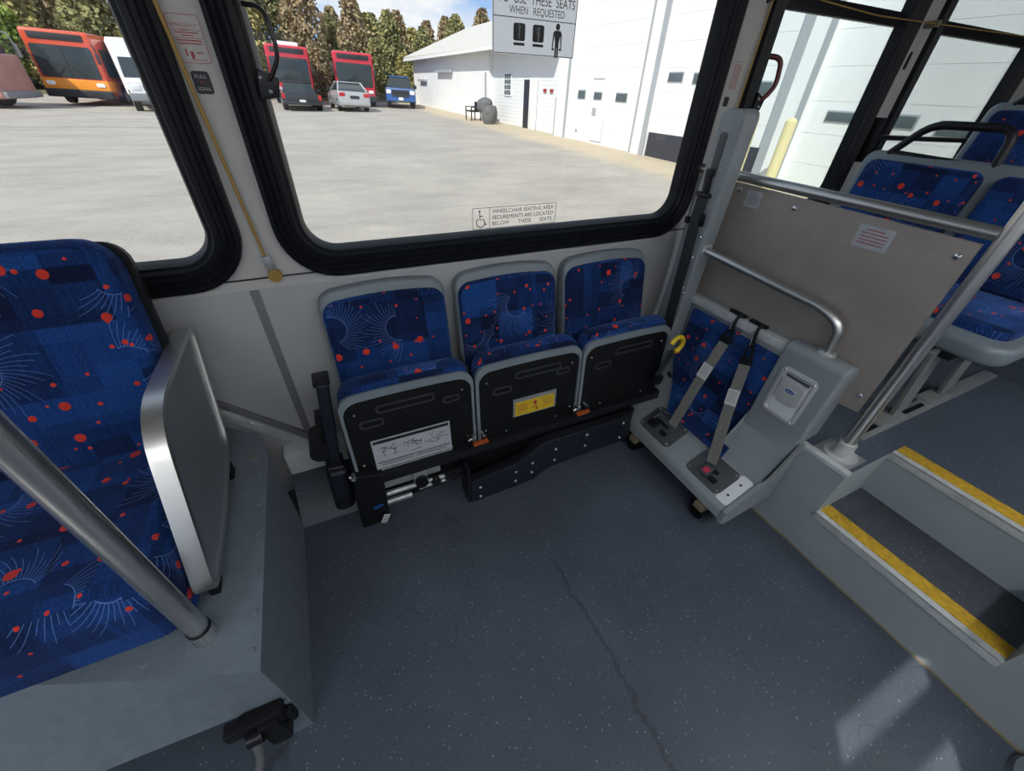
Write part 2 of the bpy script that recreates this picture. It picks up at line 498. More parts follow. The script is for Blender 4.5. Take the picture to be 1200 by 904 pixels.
X, Y, Z = V((1, 0, 0)), V((0, 1, 0)), V((0, 0, 1))
WY = 1.30            # inner face of the window wall

# ================================================================== SETTING
bm = B(); box(bm, (-3.2, -1.25, -.06), (1.36, 1.30, 0)); struct('floor', bm, M['floor'])
bm = B()
box(bm, (1.362, .2925, .382), (6.0, 1.30, .392)); box(bm, (1.662, -.2125, .382), (6.0, .2925, .392)); box(bm, (1.362, -1.25, .382), (6.0, -.2125, .392))
pf = struct('floor_rear', bm, M['floor'])
bm = B()
box(bm, (1.36, .2902, 0), (1.40, 1.30, .3815)); box(bm, (1.36, -1.25, 0), (1.40, -.2102, .3815))
box(bm, (1.40, .2902, .0), (1.68, .31, .3815)); box(bm, (1.40, -.23, .0), (1.68, -.2102, .3815))
struct('trim_8', bm, M['riser'])
bm = B(); box(bm, (1.352, -1.25, -.002), (1.3605, 1.30, .004)); struct('trim_1', bm, M['tan'])
bm = B(); box(bm, (1.3575, .288, .3785), (1.385, .70, .3955), .002); struct('trim_2', bm, M['alup'])

# window wall with four window openings
WIN = [(-1.95, -.195, -.195), (-.118, 1.43), (1.555, 2.445), (2.575, 3.62)]   # outer frame x ranges
WIN = [(-1.95, -.195), (-.118, 1.43), (1.555, 2.445), (2.575, 3.62)]
ZB, ZT = .868, 2.00
bm = B()
def wall_strip(x0, x1, z0, z1): box(bm, (x0, WY, z0), (x1, WY+.05, z1))
IN = .045
xs = [-3.2]
for a, b in WIN: xs += [a+IN, b-IN]
xs.append(6.0)
wall_strip(-3.2, 6.0, .885, ZB+IN); wall_strip(-3.2, 6.0, ZT-IN, 2.15)
for i in range(0, len(xs), 2): wall_strip(xs[i], xs[i+1], ZB+IN, ZT-IN)
struct('wall_back', bm, M['wall_up'])
bm = B(); box(bm, (-3.2, WY-.004, -.06), (6.0, WY+.05, .852)); struct('wall_back_lower', bm, M['wall_low'])
bm = B(); box(bm, (-3.2, WY-.002, .852), (6.0, WY+.05, .885)); struct('trim_3', bm, M['wall_up'])
bm = B(); box(bm, (-3.2, WY-.0035, .8825), (6.0, WY, .8865)); struct('trim_4', bm, M['ink'])
bm = B(); box(bm, (-.226, WY-.0075, .20), (-.202, WY-.003, .852), .001); struct('trim_5', bm, M['strip'])

def window(n, x0, x1, glassm):
    r = thing('window_%d' % n, None, None, ((x0+x1)/2, WY, ZB)); r['kind'] = 'structure'
    cx, cz, w, h = (x0+x1)/2, (ZB+ZT)/2, x1-x0, ZT-ZB
    prof = [(0, .000), (.002, -.020), (.012, -.026), (.018, -.018), (.026, -.024), (.032, -.015), (.042, -.021), (.048, -.012), (.060, -.016), (.068, -.004), (.074, -.004), (.080, .010), (.084, .035)]
    rings = []
    for ins, dy in prof:
        rings.append([(cx+a, WY+dy, cz+b) for a, b in rrect(w-2*ins, h-2*ins, max(.155-ins*.9, .07), 10)])
    b = B(); loft(b, rings); obj('rubber_frame', b, M['rubber'], r, 50)
    b = B(); box(b, (x0+.08, WY+.006, 1.603), (x1-.08, WY+.035, 1.648), .006); obj('transom_bar', b, M['rubber'], r)
    b = B(); prism(b, rrect(w-.15, h-.15, .08, 6), (cx, WY+.028, cz), X, Z, -Y, .004); obj('pane', b, glassm, r)
    b = B()
    k = int(w/.145)
    for i in range(k):
        screw(b, (x0+.11+(w-.22)*i/max(1, k-1), WY-.020, ZB+.030), -Y, .005)
    obj('screw_row', b, M['blackm'], r)
    return r
for i, (a, b_) in enumerate(WIN): window(i+1, a, b_, M['glass'] if i < 2 else M['glasst'])

# grey covers and trims low on the window wall
bm = B()
d = V((.224, 0, -.232)).normalized(); p0 = V((-.62, WY-.012, .674)); p1 = V((-.205, WY-.012, .244))
for off, wd, th in ((-.008, .018, .026), (-.028, .020, .014)):
    up = V((d.z, 0, -d.x))*-1
    c = (p0+p1)/2+up*off
    obox(bm, c, ((p1-p0).length, wd, th), axes(d, up), .002)
for s in (.25, .62): screw(bm, p0.lerp(p1, s)+V((0, -.018, -.01)), -Y, .006)
struct('trim_6', bm, M['alup'])
bm = B(); up = V((d.z, 0, -d.x))*-1; obox(bm, (p0+p1)/2+up*.014, ((p1-p0).length, .016, .018), axes(d, up), .002); struct('trim_9', bm, M['strip'])
bm = B(); box(bm, (-.31, 1.235, .142), (-.10, 1.295, .252), .006); struct('trim_7', bm, M['lightpl'])
bm = B()
prism(bm, [(1.09, 0), (1.12, .035), (1.235, .128), (1.296, .136), (1.296, 0)], (-.312, 0, 0), Y, Z, X, 1.64)
struct('baseboard_back', bm, M['floor'])

# the wall and ends behind the camera, and the roof
bm = B()
for (x0, x1, z0, z1) in ((-3.2, 6, -.06, .95), (-3.2, 6, 1.60, 2.15), (-3.2, -2.9, .95, 1.6), (-2.9, -1.35, 1.5, 1.6), (-1.35, -1.05, .95, 1.6), (-1.05, -.50, 1.5, 1.6), (-.50, -.33, .95, 1.6), (-.33, .14, 1.40, 1.455), (.14, .45, .95, 1.6), (.45, 1.55, 1.28, 1.6), (1.55, 1.75, .95, 1.6), (3.0, 3.2, .95, 1.6), (4.6, 6, .95, 1.6)):  # openings of this unseen wall are shaped to place the floor's sun patch
    box(bm, (x0, -1.30, z0), (x1, -1.25, z1))
struct('wall_near', bm, M['wall_low'])
bm = B()
for (y0, y1, z0, z1) in ((-1.3, 1.35, -.06, .8), (-1.3, 1.35, 1.9, 2.15), (-1.3, -1.15, .8, 1.9), (1.15, 1.35, .8, 1.9)): box(bm, (-3.25, y0, z0), (-3.2, y1, z1))
struct('wall_left', bm, M['wall_low'])
bm = B(); box(bm, (6.0, -1.3, -.06), (6.05, 1.35, 2.15)); struct('wall_right', bm, M['wall_low'])
bm = B(); box(bm, (-3.25, -1.3, 2.15), (6.05, 1.35, 2.2)); struct('ceiling', bm, M['ceil'])
for k, (lx, ly) in enumerate(((-1.6, -1.02), (.2, -1.02), (2.0, -1.02))):  # unseen light strips added to brighten the interior from the near side
    t = thing('added_fill_light', 'long added fill light strip over the %s' % ('bench seat', 'open bay', 'rear seats')[k], 'light', (lx, ly, 2.15), 'added fill lights under the ceiling')
    b = B(); box(b, (lx-.75, ly-.07, 2.125), (lx+.75, ly+.07, 2.15), .004); obj('housing', b, M['white'], t)
    b = B(); box(b, (lx-.72, ly-.055, 2.118), (lx+.72, ly+.055, 2.126), .003); obj('diffuser', b, M['fill_lamp'], t)

# ================================================================== STAIR
t = thing('stair', 'two grey steps with yellow nosing strips up to the rear seats', 'steps', (1.36, .04, 0))
bm = B(); box(bm, (1.358, -.215, 0.004), (1.372, .30, .176)); obj('lower_riser', bm, M['riser'], t)
bm = B(); box(bm, (1.362, -.21, .17), (1.63, .29, .200)); obj('tread', bm, M['tread'], t)
bm = B(); box(bm, (1.622, -.21, .200), (1.66, .29, .368)); obj('upper_riser', bm, M['riser'], t)
for nm, x, z in (('lower_nosing', 1.352, .2015), ('upper_nosing', 1.616, .3935)):
    b = B(); box(b, (x, -.21, z-.030), (x+.022, .29, z), .002); box(b, (x, -.21, z-.004), (x+.075, .29, z+.001)); n = obj(nm, b, M['alup'], t)
    b = B(); box(b, (x+.022, -.208, z), (x+.074, .288, z+.0035), .001); part_label(obj('grip_strip', b, M['yellow'], n), 'yellow grip strip')

# ================================================================== WHEEL HOUSING on the left
t = thing('wheel_housing', 'textured grey wheel housing box under the blue bench seat', 'wheel housing', (-.9, .9, 0))
bm = B()
top = [(-.311, .456), (-.311, 1.10), (-.345, 1.205), (-.455, 1.292), (-2.4, 1.292), (-2.4, 1.0), (-.90, .70), (-.672, .594), (-.483, .518)]
low = [(-.311, .466), (-.311, 1.10), (-.345, 1.205), (-.455, 1.292), (-2.4, 1.292), (-2.4, .55), (-.90, .50), (-.60, .485), (-.40, .474)]
foot = [(-.311, .466), (-.311, 1.10), (-.345, 1.205), (-.455, 1.292), (-2.4, 1.292), (-2.4, .72), (-.90, .68), (-.60, .66), (-.335, .64)]
mid = [(-.311, .461)]+top[1:5]+[((a[0]+b[0])/2, (a[1]+b[1])/2) for a, b in zip(top[5:], low[5:])]
rg = [[(x, y, .40) for x, y in top], [(x, y, .30) for x, y in mid], [(x, y, .20) for x, y in low]]
loft(bm, rg)
bm.faces.new([v for v in bm.verts if abs(v.co.z-.40) < 1e-5])
obj('cover', bm, M['box'], t, 25)
bm = B()
loft(bm, [[(x, y, .20) for x, y in low], [(x, y, .192) for x, y in foot], [(x, y, .0) for x, y in foot]])
obj('skirt', bm, M['box'], t, 25)
bm = B(); prism(bm, [(.4565, .399), (.461, .20), (.461, 0), (1.10, 0), (1.10, .399)], (-.312, 0, 0), Y, Z, X, .0016); obj('end_skirt', bm, M['box'], t)
bm = B(); box(bm, (-.372, .4612, 0), (-.3105, .474, .197)); obj('corner_foot', bm, M['box'], t)
bm = B()
for p in ((-.328, .50), (-.328, .585), (-.329, .69), (-.330, .80), (-.331, .90), (-.332, 1.02), (-.44, .555), (-.40, .62), (-.52, .565)):
    cyl(bm, (p[0], p[1], .40), (p[0], p[1], .403), .009, 12, .007)
obj('rivet_set', bm, M['box'], t)
bm = B(); cyl(bm, (-.352, 1.10, .40), (-.352, 1.10, .4035), .019, 18); obj('hole_plug', bm, M['strip'], t)

t = thing('cable_clamp', 'black plastic clamp block under the wheel housing corner', 'clamp', (-.36, .45, .14))
bm = B()
box(bm, (-.378, .425, .085), (-.335, .463, .205), .006); box(bm, (-.415, .435, .165), (-.325, .472, .215), .008); box(bm, (-.335, .442, .125), (-.312, .463, .185), .008)
obj('block', bm, M['black'], t)
bm = B(); cyl(bm, (-.400, .425, .185), (-.370, .425, .185), .016, 14); box(bm, (-.445, .440, .165), (-.41, .472, .205), .006); obj('strap_end', bm, M['blackm'], t)
bm = B(); tube(bm, fillet([(-.388, .421, .19), (-.392, .41, .13), (-.42, .395, .05), (-.50, .36, .012), (-.70, .25, .010)], .05), .0095, 12)
tag(obj('cable', bm, M['cable'], None), 'shiny grey cable curling onto the floor from the black clamp', 'cable')

# ================================================================== LEFT SEAT
t = thing('bench_seat', 'blue patterned side-facing bench seat on the wheel housing', 'seat', (-.9, .8, .40))
bm = B()
prism(bm, rrect(1.11, .50, .06, 6), (-.987, .845, .418), X, Y, Z, .165, .055, 5)
obj('seat_cushion', bm, M['fab'][0], t, 60)
bm = B()
u = V((0, .135, .48)).normalized(); nn = V((0, -u.z, u.y))
Ob = V((-.987, 1.075, .545))
prism(bm, rrect(1.11, .525, .07, 6, 0, .2625), Ob, X, u, nn, .062, .032, 4)
obj('backrest', bm, M['fab'][1], t, 60)
bm = B(); prism(bm, rrect(1.13, .515, .05, 5, .004, .2625), Ob+u*-.004, X, u, -nn, .022, .004); obj('back_shell', bm, M['black'], t)
bm = B(); box(bm, (-1.50, .64, .401), (-.46, 1.08, .42), .004); obj('plinth', bm, M['black'], t)

# side panel with bent steel frame
t = thing('side_panel', 'slate grey end panel in a brushed steel frame beside the bench seat', 'panel', (-.405, .93, .40))
path = [(1.275, .795), (.845, .800), (.625, .440), (.855, .440), (1.09, .475)]
def poly_fillet(P, rad):
    n = len(P); out = []
    for i in range(n):
        a, b, c = V((*P[i-1], 0)), V((*P[i], 0)), V((*P[(i+1) % n], 0))
        r = rad[i]
        q = fillet([b+(a-b)*.5, b, b+(c-b)*.5], r, 6)[1:-1]
        out += [(p.x, p.y) for p in q]
    return out
outer = poly_fillet(path, (.05, .13, .05, .10, .10))
inner_in = []
cen = V((sum(p[0] for p in outer)/len(outer), sum(p[1] for p in outer)/len(outer), 0))
n = len(outer)
for i in range(n):
    a, b, c = V((*outer[i-1], 0)), V((*outer[i], 0)), V((*outer[(i+1) % n], 0))
    tn = (c-a).normalized(); nr = V((-tn.y, tn.x, 0))
    if nr.dot(cen-b) < 0: nr = -nr
    q = b+nr*.013; inner_in.append((q.x, q.y))
bm = B()
x0, x1 = -.424, -.386
loft(bm, [[(x0, y, z) for y, z in outer], [(x1, y, z) for y, z in outer], [(x1, y, z) for y, z in inner_in], [(x0, y, z) for y, z in inner_in], [(x0, y, z) for y, z in outer]])
obj('steel_frame', bm, M['steely'], t, 30)
bm = B(); prism(bm, inner_in, (-.4195, 0, 0), Y, Z, X, .028); obj('infill', bm, M['panelgrey'], t)
bm = B(); box(bm, (-.415, .66, .402), (-.395, .70, .46), .003); box(bm, (-.415, 1.02, .402), (-.395, 1.06, .47), .003); obj('bracket', bm, M['black'], t)

# stanchion in the left foreground
t = thing('stanchion_pole', 'thick steel pole standing on the wheel housing in front of the bench seat', 'pole', (-.415, .572, .40))
bm = B(); cyl(bm, (-.415, .572, .44), (-.415, .572, 2.15), .0195, 28); obj('tube', bm, M['steel'], t)
bm = B(); cyl(bm, (-.415, .572, .402), (-.415, .572, .438), .0215, 28); obj('foot_socket', bm, M['steel'], t)
bm = B(); cyl(bm, (-.415, .572, .437), (-.415, .572, .443), .0222, 28); part_label(obj('seal_ring', bm, M['rubber'], t), 'black rubber ring')

# ================================================================== FLIP SEATS
def flip_seat(cx, k, label):
    t = thing('flip_up_seat', label, 'seat', (cx, 1.2, .30), 'row of folded flip-up seats under the window')
    w = .405
    # backrest, leaning a little to the wall
    u = V((0, .075, .36)).normalized(); n_ = V((0, -u.z, u.y))
    O = V((cx, 1.207, .477))
    b = B(); prism(b, rrect(w, .362, .035, 5, 0, .175, .018, .045), O+n_*-.035, X, u, n_, .058, .014, 3, True); obj('backrest_shell', b, M['shell'], t)
    b = B(); prism(b, rrect(w-.014, .318, .03, 5, 0, .165, .014, .042), O+n_*.015, X, u, n_, .026, .015, 3); obj('backrest_pad', b, M['fab'][2+k], t, 60, (cx*3, k))
    # folded seat: underside faces the camera
    q = V((0, .02, .30)).normalized(); m_ = V((0, -q.z, q.y))
    S = V((cx-.003, 1.003, .268))
    W_ = .432
    b = B(); prism(b, rrect(W_-.012, .335, .03, 5, 0, .190, .006, .055), S+m_*-.075, X, q, m_, .070, .026, 4, True); obj('seat_pad', b, M['fab'][2+k], t, 60, (cx*2+1, k*2))
    b = B()
    o1 = rrect(W_, .330, .012, 5, 0, .165, .006, .05); i1 = rrect(W_-.020, .3055, .012, 5, 0, .1532, .006, .046)
    P = lambda L, d: [tuple(S+X*a+q*c+m_*d) for a, c in L]
    loft(b, [P(o1, -.012), P(o1, .004), P(i1, .007), P(i1, -.006)]); obj('rim', b, M['shell'], t)
    b = B(); prism(b, i1, S+m_*-.012, X, q, m_, .012, .003); pan = obj('pan', b, M['black'], t)
    b = B()
    def groove(c0, c1, ww, hh):
        a = rrect(ww, hh, hh*.35, 4, c0, c1); bb = rrect(ww-.012, hh-.012, hh*.28, 4, c0, c1)
        loft(b, [P(a, 0), P(a, .005), P(bb, .005), P(bb, .0002)])
    groove(.03 if k else -.015, .262, .19, .030); groove(-.115 if k else -.13, .215, .075, .03)
    if k < 2: groove(.135, .235, .06, .026)
    obj('grip_ridge', b, M['ridge'], pan)
    b = B()
    for a, c in ((-.185, .05), (.185, .05), (-.175, .26), (.175, .26), (-.1, .02), (.12, .02)): screw(b, S+X*a+q*c+m_*0, m_, .004)
    obj('pan_screw', b, M['alu'], pan)
    # hinge arms below and release bar
    b = B()
    for sx in (-1, 1): obox(b, S+X*(sx*(W_/2-.012))+V((0, .02, -.012)), (.02, .07, .055), Matrix.Identity(3), .004)
    obj('hinge', b, M['blackm'], t)
    return t, S, q, m_
lab = ('folded blue flip-up seat with a white instruction label on its underside', 'folded blue flip-up seat with a yellow caution label on its underside', 'folded blue flip-up seat with a plain black underside, beside the yellow hook')
seats = []
for k, cx in enumerate((.143, .583, 1.022)): seats.append(flip_seat(cx, k, lab[k]))
# printed labels
t, S, q, m_ = seats[0]
O = V((.126, 0, 0)); O = V((.126, S.y, 0))+q*0
c = S+q*.062+X*(-.014)+m_*.0025
b = B(); obox(b, c, (.268, .165, .0012), Matrix((X, q, m_)).transposed()); lb = part_label(obj('instruction_label', b, M['paper'], t), 'white instruction label')
b = B(); rects(b, c+m_*.0007, X, q, [(0, .071, .258, .012), (0, -.018, .255, .003), (0, -.047, .255, .003)]+[(-.06+.12*(i % 2), -.026-.006*(i//2), .11, .0016) for i in range(4)]+[(-.06+.12*(i % 2), -.054-.007*(i//2), .105, .0016) for i in range(6)])
random.seed(3)
for i in range(26):     # little line drawings of seat and chair
    gx = (-.085, 0, .085)[i % 3]+random.uniform(-.03, .03); a = random.uniform(0, pi)
    ux = X*math.cos(a)+q*math.sin(a); wx = ux.orthogonal(); wx = m_.cross(ux)
    obox(b, c+X*gx+q*random.uniform(0, .05)+m_*.0012, (random.uniform(.012, .04), .0018, .0005), Matrix((ux, wx, m_)).transposed())
obj('print', b, M['ink'], lb)
t, S, q, m_ = seats[1]
c = S+q*.118+X*.02+m_*.003
b = B(); obox(b, c, (.185, .082, .003), Matrix((X, q, m_)).transposed()); lb = obj('label_holder', b, M['alu'], t)
b = B(); obox(b, c+m_*.002-q*.006, (.168, .062, .001), Matrix((X, q, m_)).transposed()); l2 = part_label(obj('caution_label', b, M['ylabel'], lb), 'yellow caution label')
b = B(); rects(b, c+m_*.0028-q*.006, X, q, [(-.055, .018-.009*i, .045, .002) for i in range(4)]+[(.055, .018-.009*i, .045, .002) for i in range(4)]+[(0, .012, .012, .018), (-.002, -.008, .022, .004), (.008, -.018, .004, .016)]); obj('print', b, M['redink'], l2)

# underframe shared by the three seats
t = thing('seat_underframe', 'black steel beam and silver rails carrying the three flip-up seats', 'frame', (.6, 1.05, 0))
bm = B(); box(bm, (-.09, 1.02, .225), (1.25, 1.10, .285), .006); box(bm, (-.08, .978, .236), (1.235, 1.02, .276), .004); obj('beam', bm, M['blackm'], t)
bm = B(); box(bm, (.30, 1.01, .205), (1.10, 1.09, .235), .004); obj('tray', bm, M['black'], t)
bm = B(); box(bm, (-.02, 1.035, .06), (1.08, 1.05, .23), .003); obj('rear_panel', bm, M['black'], t)
bm = B()
box(bm, (-.01, 1.005, .175), (.21, 1.03, .222), .004)
obj('silver_channel', bm, M['alu'], t)
for (z, r, x1) in ((.150, .011, .115), (.105, .012, .09), (.150, .009, .28), (.125, .008, .30)):
    b = B(); cyl(b, (-.02 if x1 < .2 else .12, 1.0, z), (x1, 1.0, z), r, 14); obj('rail_tube', b, M['alu'], t)
bm = B(); box(bm, (.105, .985, .165), (.155, 1.01, .225), .004); obj('motor_plate', bm, M['alu'], t)
bm = B(); cyl(bm, (.13, .965, .185), (.13, .99, .185), .023, 20); obj('knob', bm, M['black'], t)
bm = B(); cyl(bm, (.185, .98, .145), (.185, 1.01, .145), .018, 16); box(bm, (.22, .985, .13), (.30, 1.01, .175), .006); cyl(bm, (.25, .98, .15), (.25, .99, .15), .016, 16); obj('clamp', bm, M['blackm'], t)
bm = B(); box(bm, (.205, 1.0, .235), (.295, 1.012, .262), .003); box(bm, (.85, 1.0, .225), (1.0, 1.014, .252), .003); obj('latch_bar', bm, M['alu'], t)
bm = B(); prism(bm, [(-.105, .03), (-.005, .035), (.005, .28), (-.085, .31), (-.10, .20)], (0, 1.03, 0), X, Z, -Y, .055, .006); part_label(obj('pedestal', bm, M['black'], t), 'black pedestal box')
bm = B(); obox(bm, (-.035, .972, .130), (.034, .006, .008), axes((1, 0, .25), (0, 1, 0)), .001); obj('blue_tab', bm, M['blue'], t)
bm = B(); obox(bm, (-.022, .966, .058), (.022, .002, .045), axes((1, 0, -.45), (0, 1, 0)), .0005); tg = part_label(obj('paper_tag', bm, M['white'], t), 'small white paper tag')
b = B()
for i in range(4): obox(b, V((-.022, .9645, .058))+V((.003, 0, .007))*(i*1.3-2), (.014, .001, .0018), axes((1, 0, -.45), (0, 1, 0)))
obj('tag_print', b, M['ink'], tg)
for x, z in ((.362, .300), (.812, .296)):
    b = B(); obox(b, (x, .972, z), (.060, .02, .009), axes((1, 0, .06), (0, 1, 0)), .004); part_label(obj('release_tag', b, M['orange'], t), 'orange release tag')
    b = B(); cyl(b, (x-.025, .975, z+.025), (x-.025, .99, z+.025), .010, 12); cyl(b, (x+.012, .965, z+.035), (x+.012, .99, z+.035), .007, 12); cyl(b, (x-.045, .98, z+.018), (x-.015, .98, z+.03), .006, 10); obj('pivot_bolt', b, M['chrome'], t)
b = B(); cyl(b, (-.085, .975, .30), (-.085, .995, .30), .010, 12); cyl(b, (-.1, .985, .305), (-.06, .985, .29), .006, 10); obj('pivot_bolt', b, M['chrome'], t)

# left end arm of the seat set
t = thing('seat_end_arm', 'black folded end arm beside the flip-up seat with the white label', 'arm', (-.13, 1.07, 0))
bm = B(); obox(bm, (-.114, 1.070, .480), (.036, .05, .33), axes((1, 0, -.11), (0, 1, 0)), .01, 3); obj('post', bm, M['navy'], t)
bm = B(); box(bm, (-.122, 1.055, .632), (-.075, 1.115, .650), .005); obj('top_bracket', bm, M['blackm'], t)
bm = B(); obox(bm, (-.133, 1.055, .322), (.056, .075, .024), axes((1, 0, -.11), (0, 1, 0)), .010, 3); obj('cuff', bm, M['blackm'], t)
bm = B(); obox(bm, (-.137, 1.055, .212), (.066, .085, .20), axes((1, 0, -.05), (0, 1, 0)), .026, 4); obj('roll', bm, M['navy'], t)
bm = B(); cyl(bm, (-.16, 1.16, .38), (-.16, 1.05, .38), .035, 18); box(bm, (-.165, 1.10, .20), (-.145, 1.24, .42), .004); obj('wall_hinge', bm, M['blackm'], t)
bm = B(); box(bm, (-.06, 1.01, .075), (-.035, 1.03, .115), .004); cyl(bm, (-.05, 1.0, .085), (-.05, 1.03, .085), .012, 10); cyl(bm, (-.045, 1.0, .05), (-.045, 1.03, .05), .013, 10); obj('bolt', bm, M['alu'], t)

# low black cover plate in front of the frame
t = thing('cover_plate', 'low black stepped cover plate along the floor below the flip-up seats', 'plate', (.68, .95, .0))
sh = [(.308, .006), (.585, .018), (.65, .062), (1.050, .074), (1.075, .10), (1.06, .215), (.64, .222), (.60, .212), (.545, .162), (.50, .152), (.308, .126)]
bm = B(); prism(bm, sh, (0, .955, 0), X, Z, -Y, .015, .003); obj('plate', bm, M['navy'], t)
bm = B()
tube(bm, fillet([(.308, .962, .132), (.50, .962, .158), (.545, .962, .168), (.60, .962, .218), (.64, .962, .228), (1.06, .962, .221)], .03), .014, flat=.004, up=(0, 0, 1))
obj('top_flange', bm, M['blackm'], t)
bm = B(); box(bm, (.296, .945, .006), (.309, 1.03, .20), .003); box(bm, (1.06, .95, .05), (1.075, 1.03, .25), .003); obj('end_plate', bm, M['blackm'], t)
bm = B()
for x, z in ((.345, .085), (.345, .03), (.50, .105), (.50, .05), (.575, .125), (.575, .07), (.68, .165), (.68, .10), (.83, .19), (.83, .125), (1.02, .19), (1.02, .10)): screw(bm, (x, .94, z), -Y, .0065)
obj('bolt_set', bm, M['alu'], t)

# yellow hook with its strap
t = thing('strap_hook', 'bright yellow hook hanging on a dark strap beside the last flip-up seat', 'hook', (1.225, .965, .40))
bm = B()
tube(bm, [(1.222+.032*math.cos(math.radians(a)), .962, .535+.034*math.sin(math.radians(a))) for a in range(165, -105, -15)], .0095, 10)
part_label(obj('hook', bm, M['yplast'], t), 'yellow hook')
bm = B(); tube(bm, [(1.222, .965, .505), (1.20, .97, .45), (1.18, .975, .38)], .014, flat=.002, up=(0, -1, 0)); obj('strap', bm, M['bweb'], t)
bm = B(); box(bm, (1.165, .955, .345), (1.20, .985, .385), .006); cyl(bm, (1.155, .96, .36), (1.18, .96, .352), .006, 10); cyl(bm, (1.235, .965, .385), (1.25, .965, .365), .008, 10); obj('ratchet', bm, M['blackm'], t)

# ================================================================== WHEELCHAIR RESTRAINT CONSOLE
t = thing('wheelchair_restraint', 'grey moulded wheelchair restraint with blue pad and two belts', 'restraint', (1.25, .77, .0))
curve = fillet([(1.092, 0, .105), (1.100, 0, .146), (1.28, 0, .245), (1.352, 0, .37), (1.375, 0, .685)], .085, 6)
cv = [(p.x, p.z) for p in curve]
def offc(L, d):
    out = []
    for i, p in enumerate(L):
        a, b_ = L[max(0, i-1)], L[min(len(L)-1, i+1)]
        tx, tz = b_[0]-a[0], b_[1]-a[1]; l = math.hypot(tx, tz)
        out.append((p[0]-tz/l*d, p[1]+tx/l*d))
    return out
back = [(1.425, .685), (1.425, .405), (1.352, .39), (1.345, .12), (1.11, .085)]
bm = B(); prism(bm, cv+back, (0, .445, 0), X, Z, Y, .665, .006, 2, True); obj('body', bm, M['console'], t, 30)
def surf(s, lift=0, seq=cv):
    """point (x,z) at arc length s along the front curve after the toe bend, with normal"""
    L = cv[7:] if False else cv
    acc = 0
    for i in range(len(L)-1):
        a, b_ = L[i], L[i+1]; l = math.hypot(b_[0]-a[0], b_[1]-a[1])
        if acc+l >= s:
            f = (s-acc)/l; nx, nz = -(b_[1]-a[1])/l, (b_[0]-a[0])/l
            return V((a[0]+(b_[0]-a[0])*f+nx*lift, 0, a[1]+(b_[1]-a[1])*f+nz*lift)), V((nx, 0, nz)), V(((b_[0]-a[0])/l, 0, (b_[1]-a[1])/l))
        acc += l
    return V((L[-1][0], 0, L[-1][1])), V((-1, 0, 0)), V((0, 0, 1))
TOT = sum(math.hypot(cv[i+1][0]-cv[i][0], cv[i+1][1]-cv[i][1]) for i in range(len(cv)-1))
def sheet(bm, s0, s1, yl, yr, lift, n=14):
    """curved slab following the front surface; yl/yr are functions of 0..1"""
    A, Bk = [], []
    for i in range(n+1):
        f = i/n; p, nr, _ = surf(s0+(s1-s0)*f)
        A.append((p+nr*lift, yl(f), yr(f))); Bk.append((p-nr*.002, yl(f), yr(f)))
    rings = []
    for (p, y0, y1), (b_, _, _) in zip(A, Bk):
        rings.append([(b_.x, y0, b_.z), (p.x, y0, p.z), (p.x, y0+(y1-y0)*.5, p.z), (p.x, y1, p.z), (b_.x, y1, b_.z)])
    loft(bm, rings, True, True)
    return bm
# blue pad: cut diagonally by the arm at the bottom right
bm = B(); sheet(bm, .185, TOT-.05, lambda f: .60+.035*f, lambda f: .90+.145*min(1, f*2.2), .016)
bmesh.ops.bevel(bm, geom=[e for e in bm.edges if e.is_manifold and e.calc_face_angle(0) > .9], offset=.008, segments=2, affect='EDGES')
obj('back_pad', bm, M['fab'][1], t, 50, (.3, .2))
bm = B(); box(bm, (1.355, .63, .655), (1.385, 1.075, .688), .003); tp = obj('top_bar', bm, M['alup'], t)
bm = B(); prism(bm, [(.635, .53), (.83, .60), (.80, .66), (.635, .66)], (1.366, 0, 0), Y, Z, -X, .010, .001); obj('backing_plate', bm, M['alu'], t)
# arm
am = fillet([(1.235, 0, .2225), (1.272, 0, .256), (1.322, 0, .37), (1.340, 0, .705), (1.40, 0, .705)], .055, 8)
ap = [(p.x, p.z) for p in am]+[(1.425, .69), (1.425, .41), (1.345, .41), (1.235, .222)]
bm = B(); prism(bm, ap, (0, .441, 0), X, Z, Y, .198, .009, 3, True); obj('arm', bm, M['console'], t, 40)
bm = B(); prism(bm, [(1.09, .095), (1.096, .15), (1.27, .255), (1.34, .40), (1.36, .40), (1.35, .12), (1.12, .075)], (0, .43, 0), X, Z, Y, .022, .008, 3); obj('end_cap', bm, M['console'], t, 35)
# latch on the arm
O = V((1.3307, .545, .540)); U_, W_ = V((0, -1, 0)), V((.0537, 0, 1)).normalized(); N_ = U_.cross(W_)
if N_.x > 0: N_ = -N_
bm = B()
def PL(L, d): return [tuple(O+U_*a+W_*c+N_*d) for a, c in L]
loft(bm, [PL(rrect(.125, .185, .022, 5), -.002), PL(rrect(.125, .185, .022, 5), .005), PL(rrect(.105, .160, .016, 5), .008), PL(rrect(.092, .145, .012, 5), .002), PL(rrect(.092, .145, .012, 5), -.0005)])
lt = obj('latch_frame', bm, M['silverpl'], t)
bm = B(); prism(bm, rrect(.092, .145, .012), O-N_*.0005, U_, W_, N_, .0022); obj('latch_recess', bm, M['lightpl'], lt)
bm = B(); prism(bm, [(-.043, -.016), (-.02, -.030), (.02, -.030), (.043, -.016), (.041, .058), (-.041, .058)], O, U_, W_, N_, .013, .004); obj('latch_paddle', bm, M['silverpl'], lt)
bm = B(); rects(bm, O+N_*.009, U_, W_, []); obox(bm, O+W_*.066+N_*.003, (.08, .008, .006), Matrix((U_, W_, N_)).transposed()); obj('latch_hinge', bm, M['dgrey'], lt)
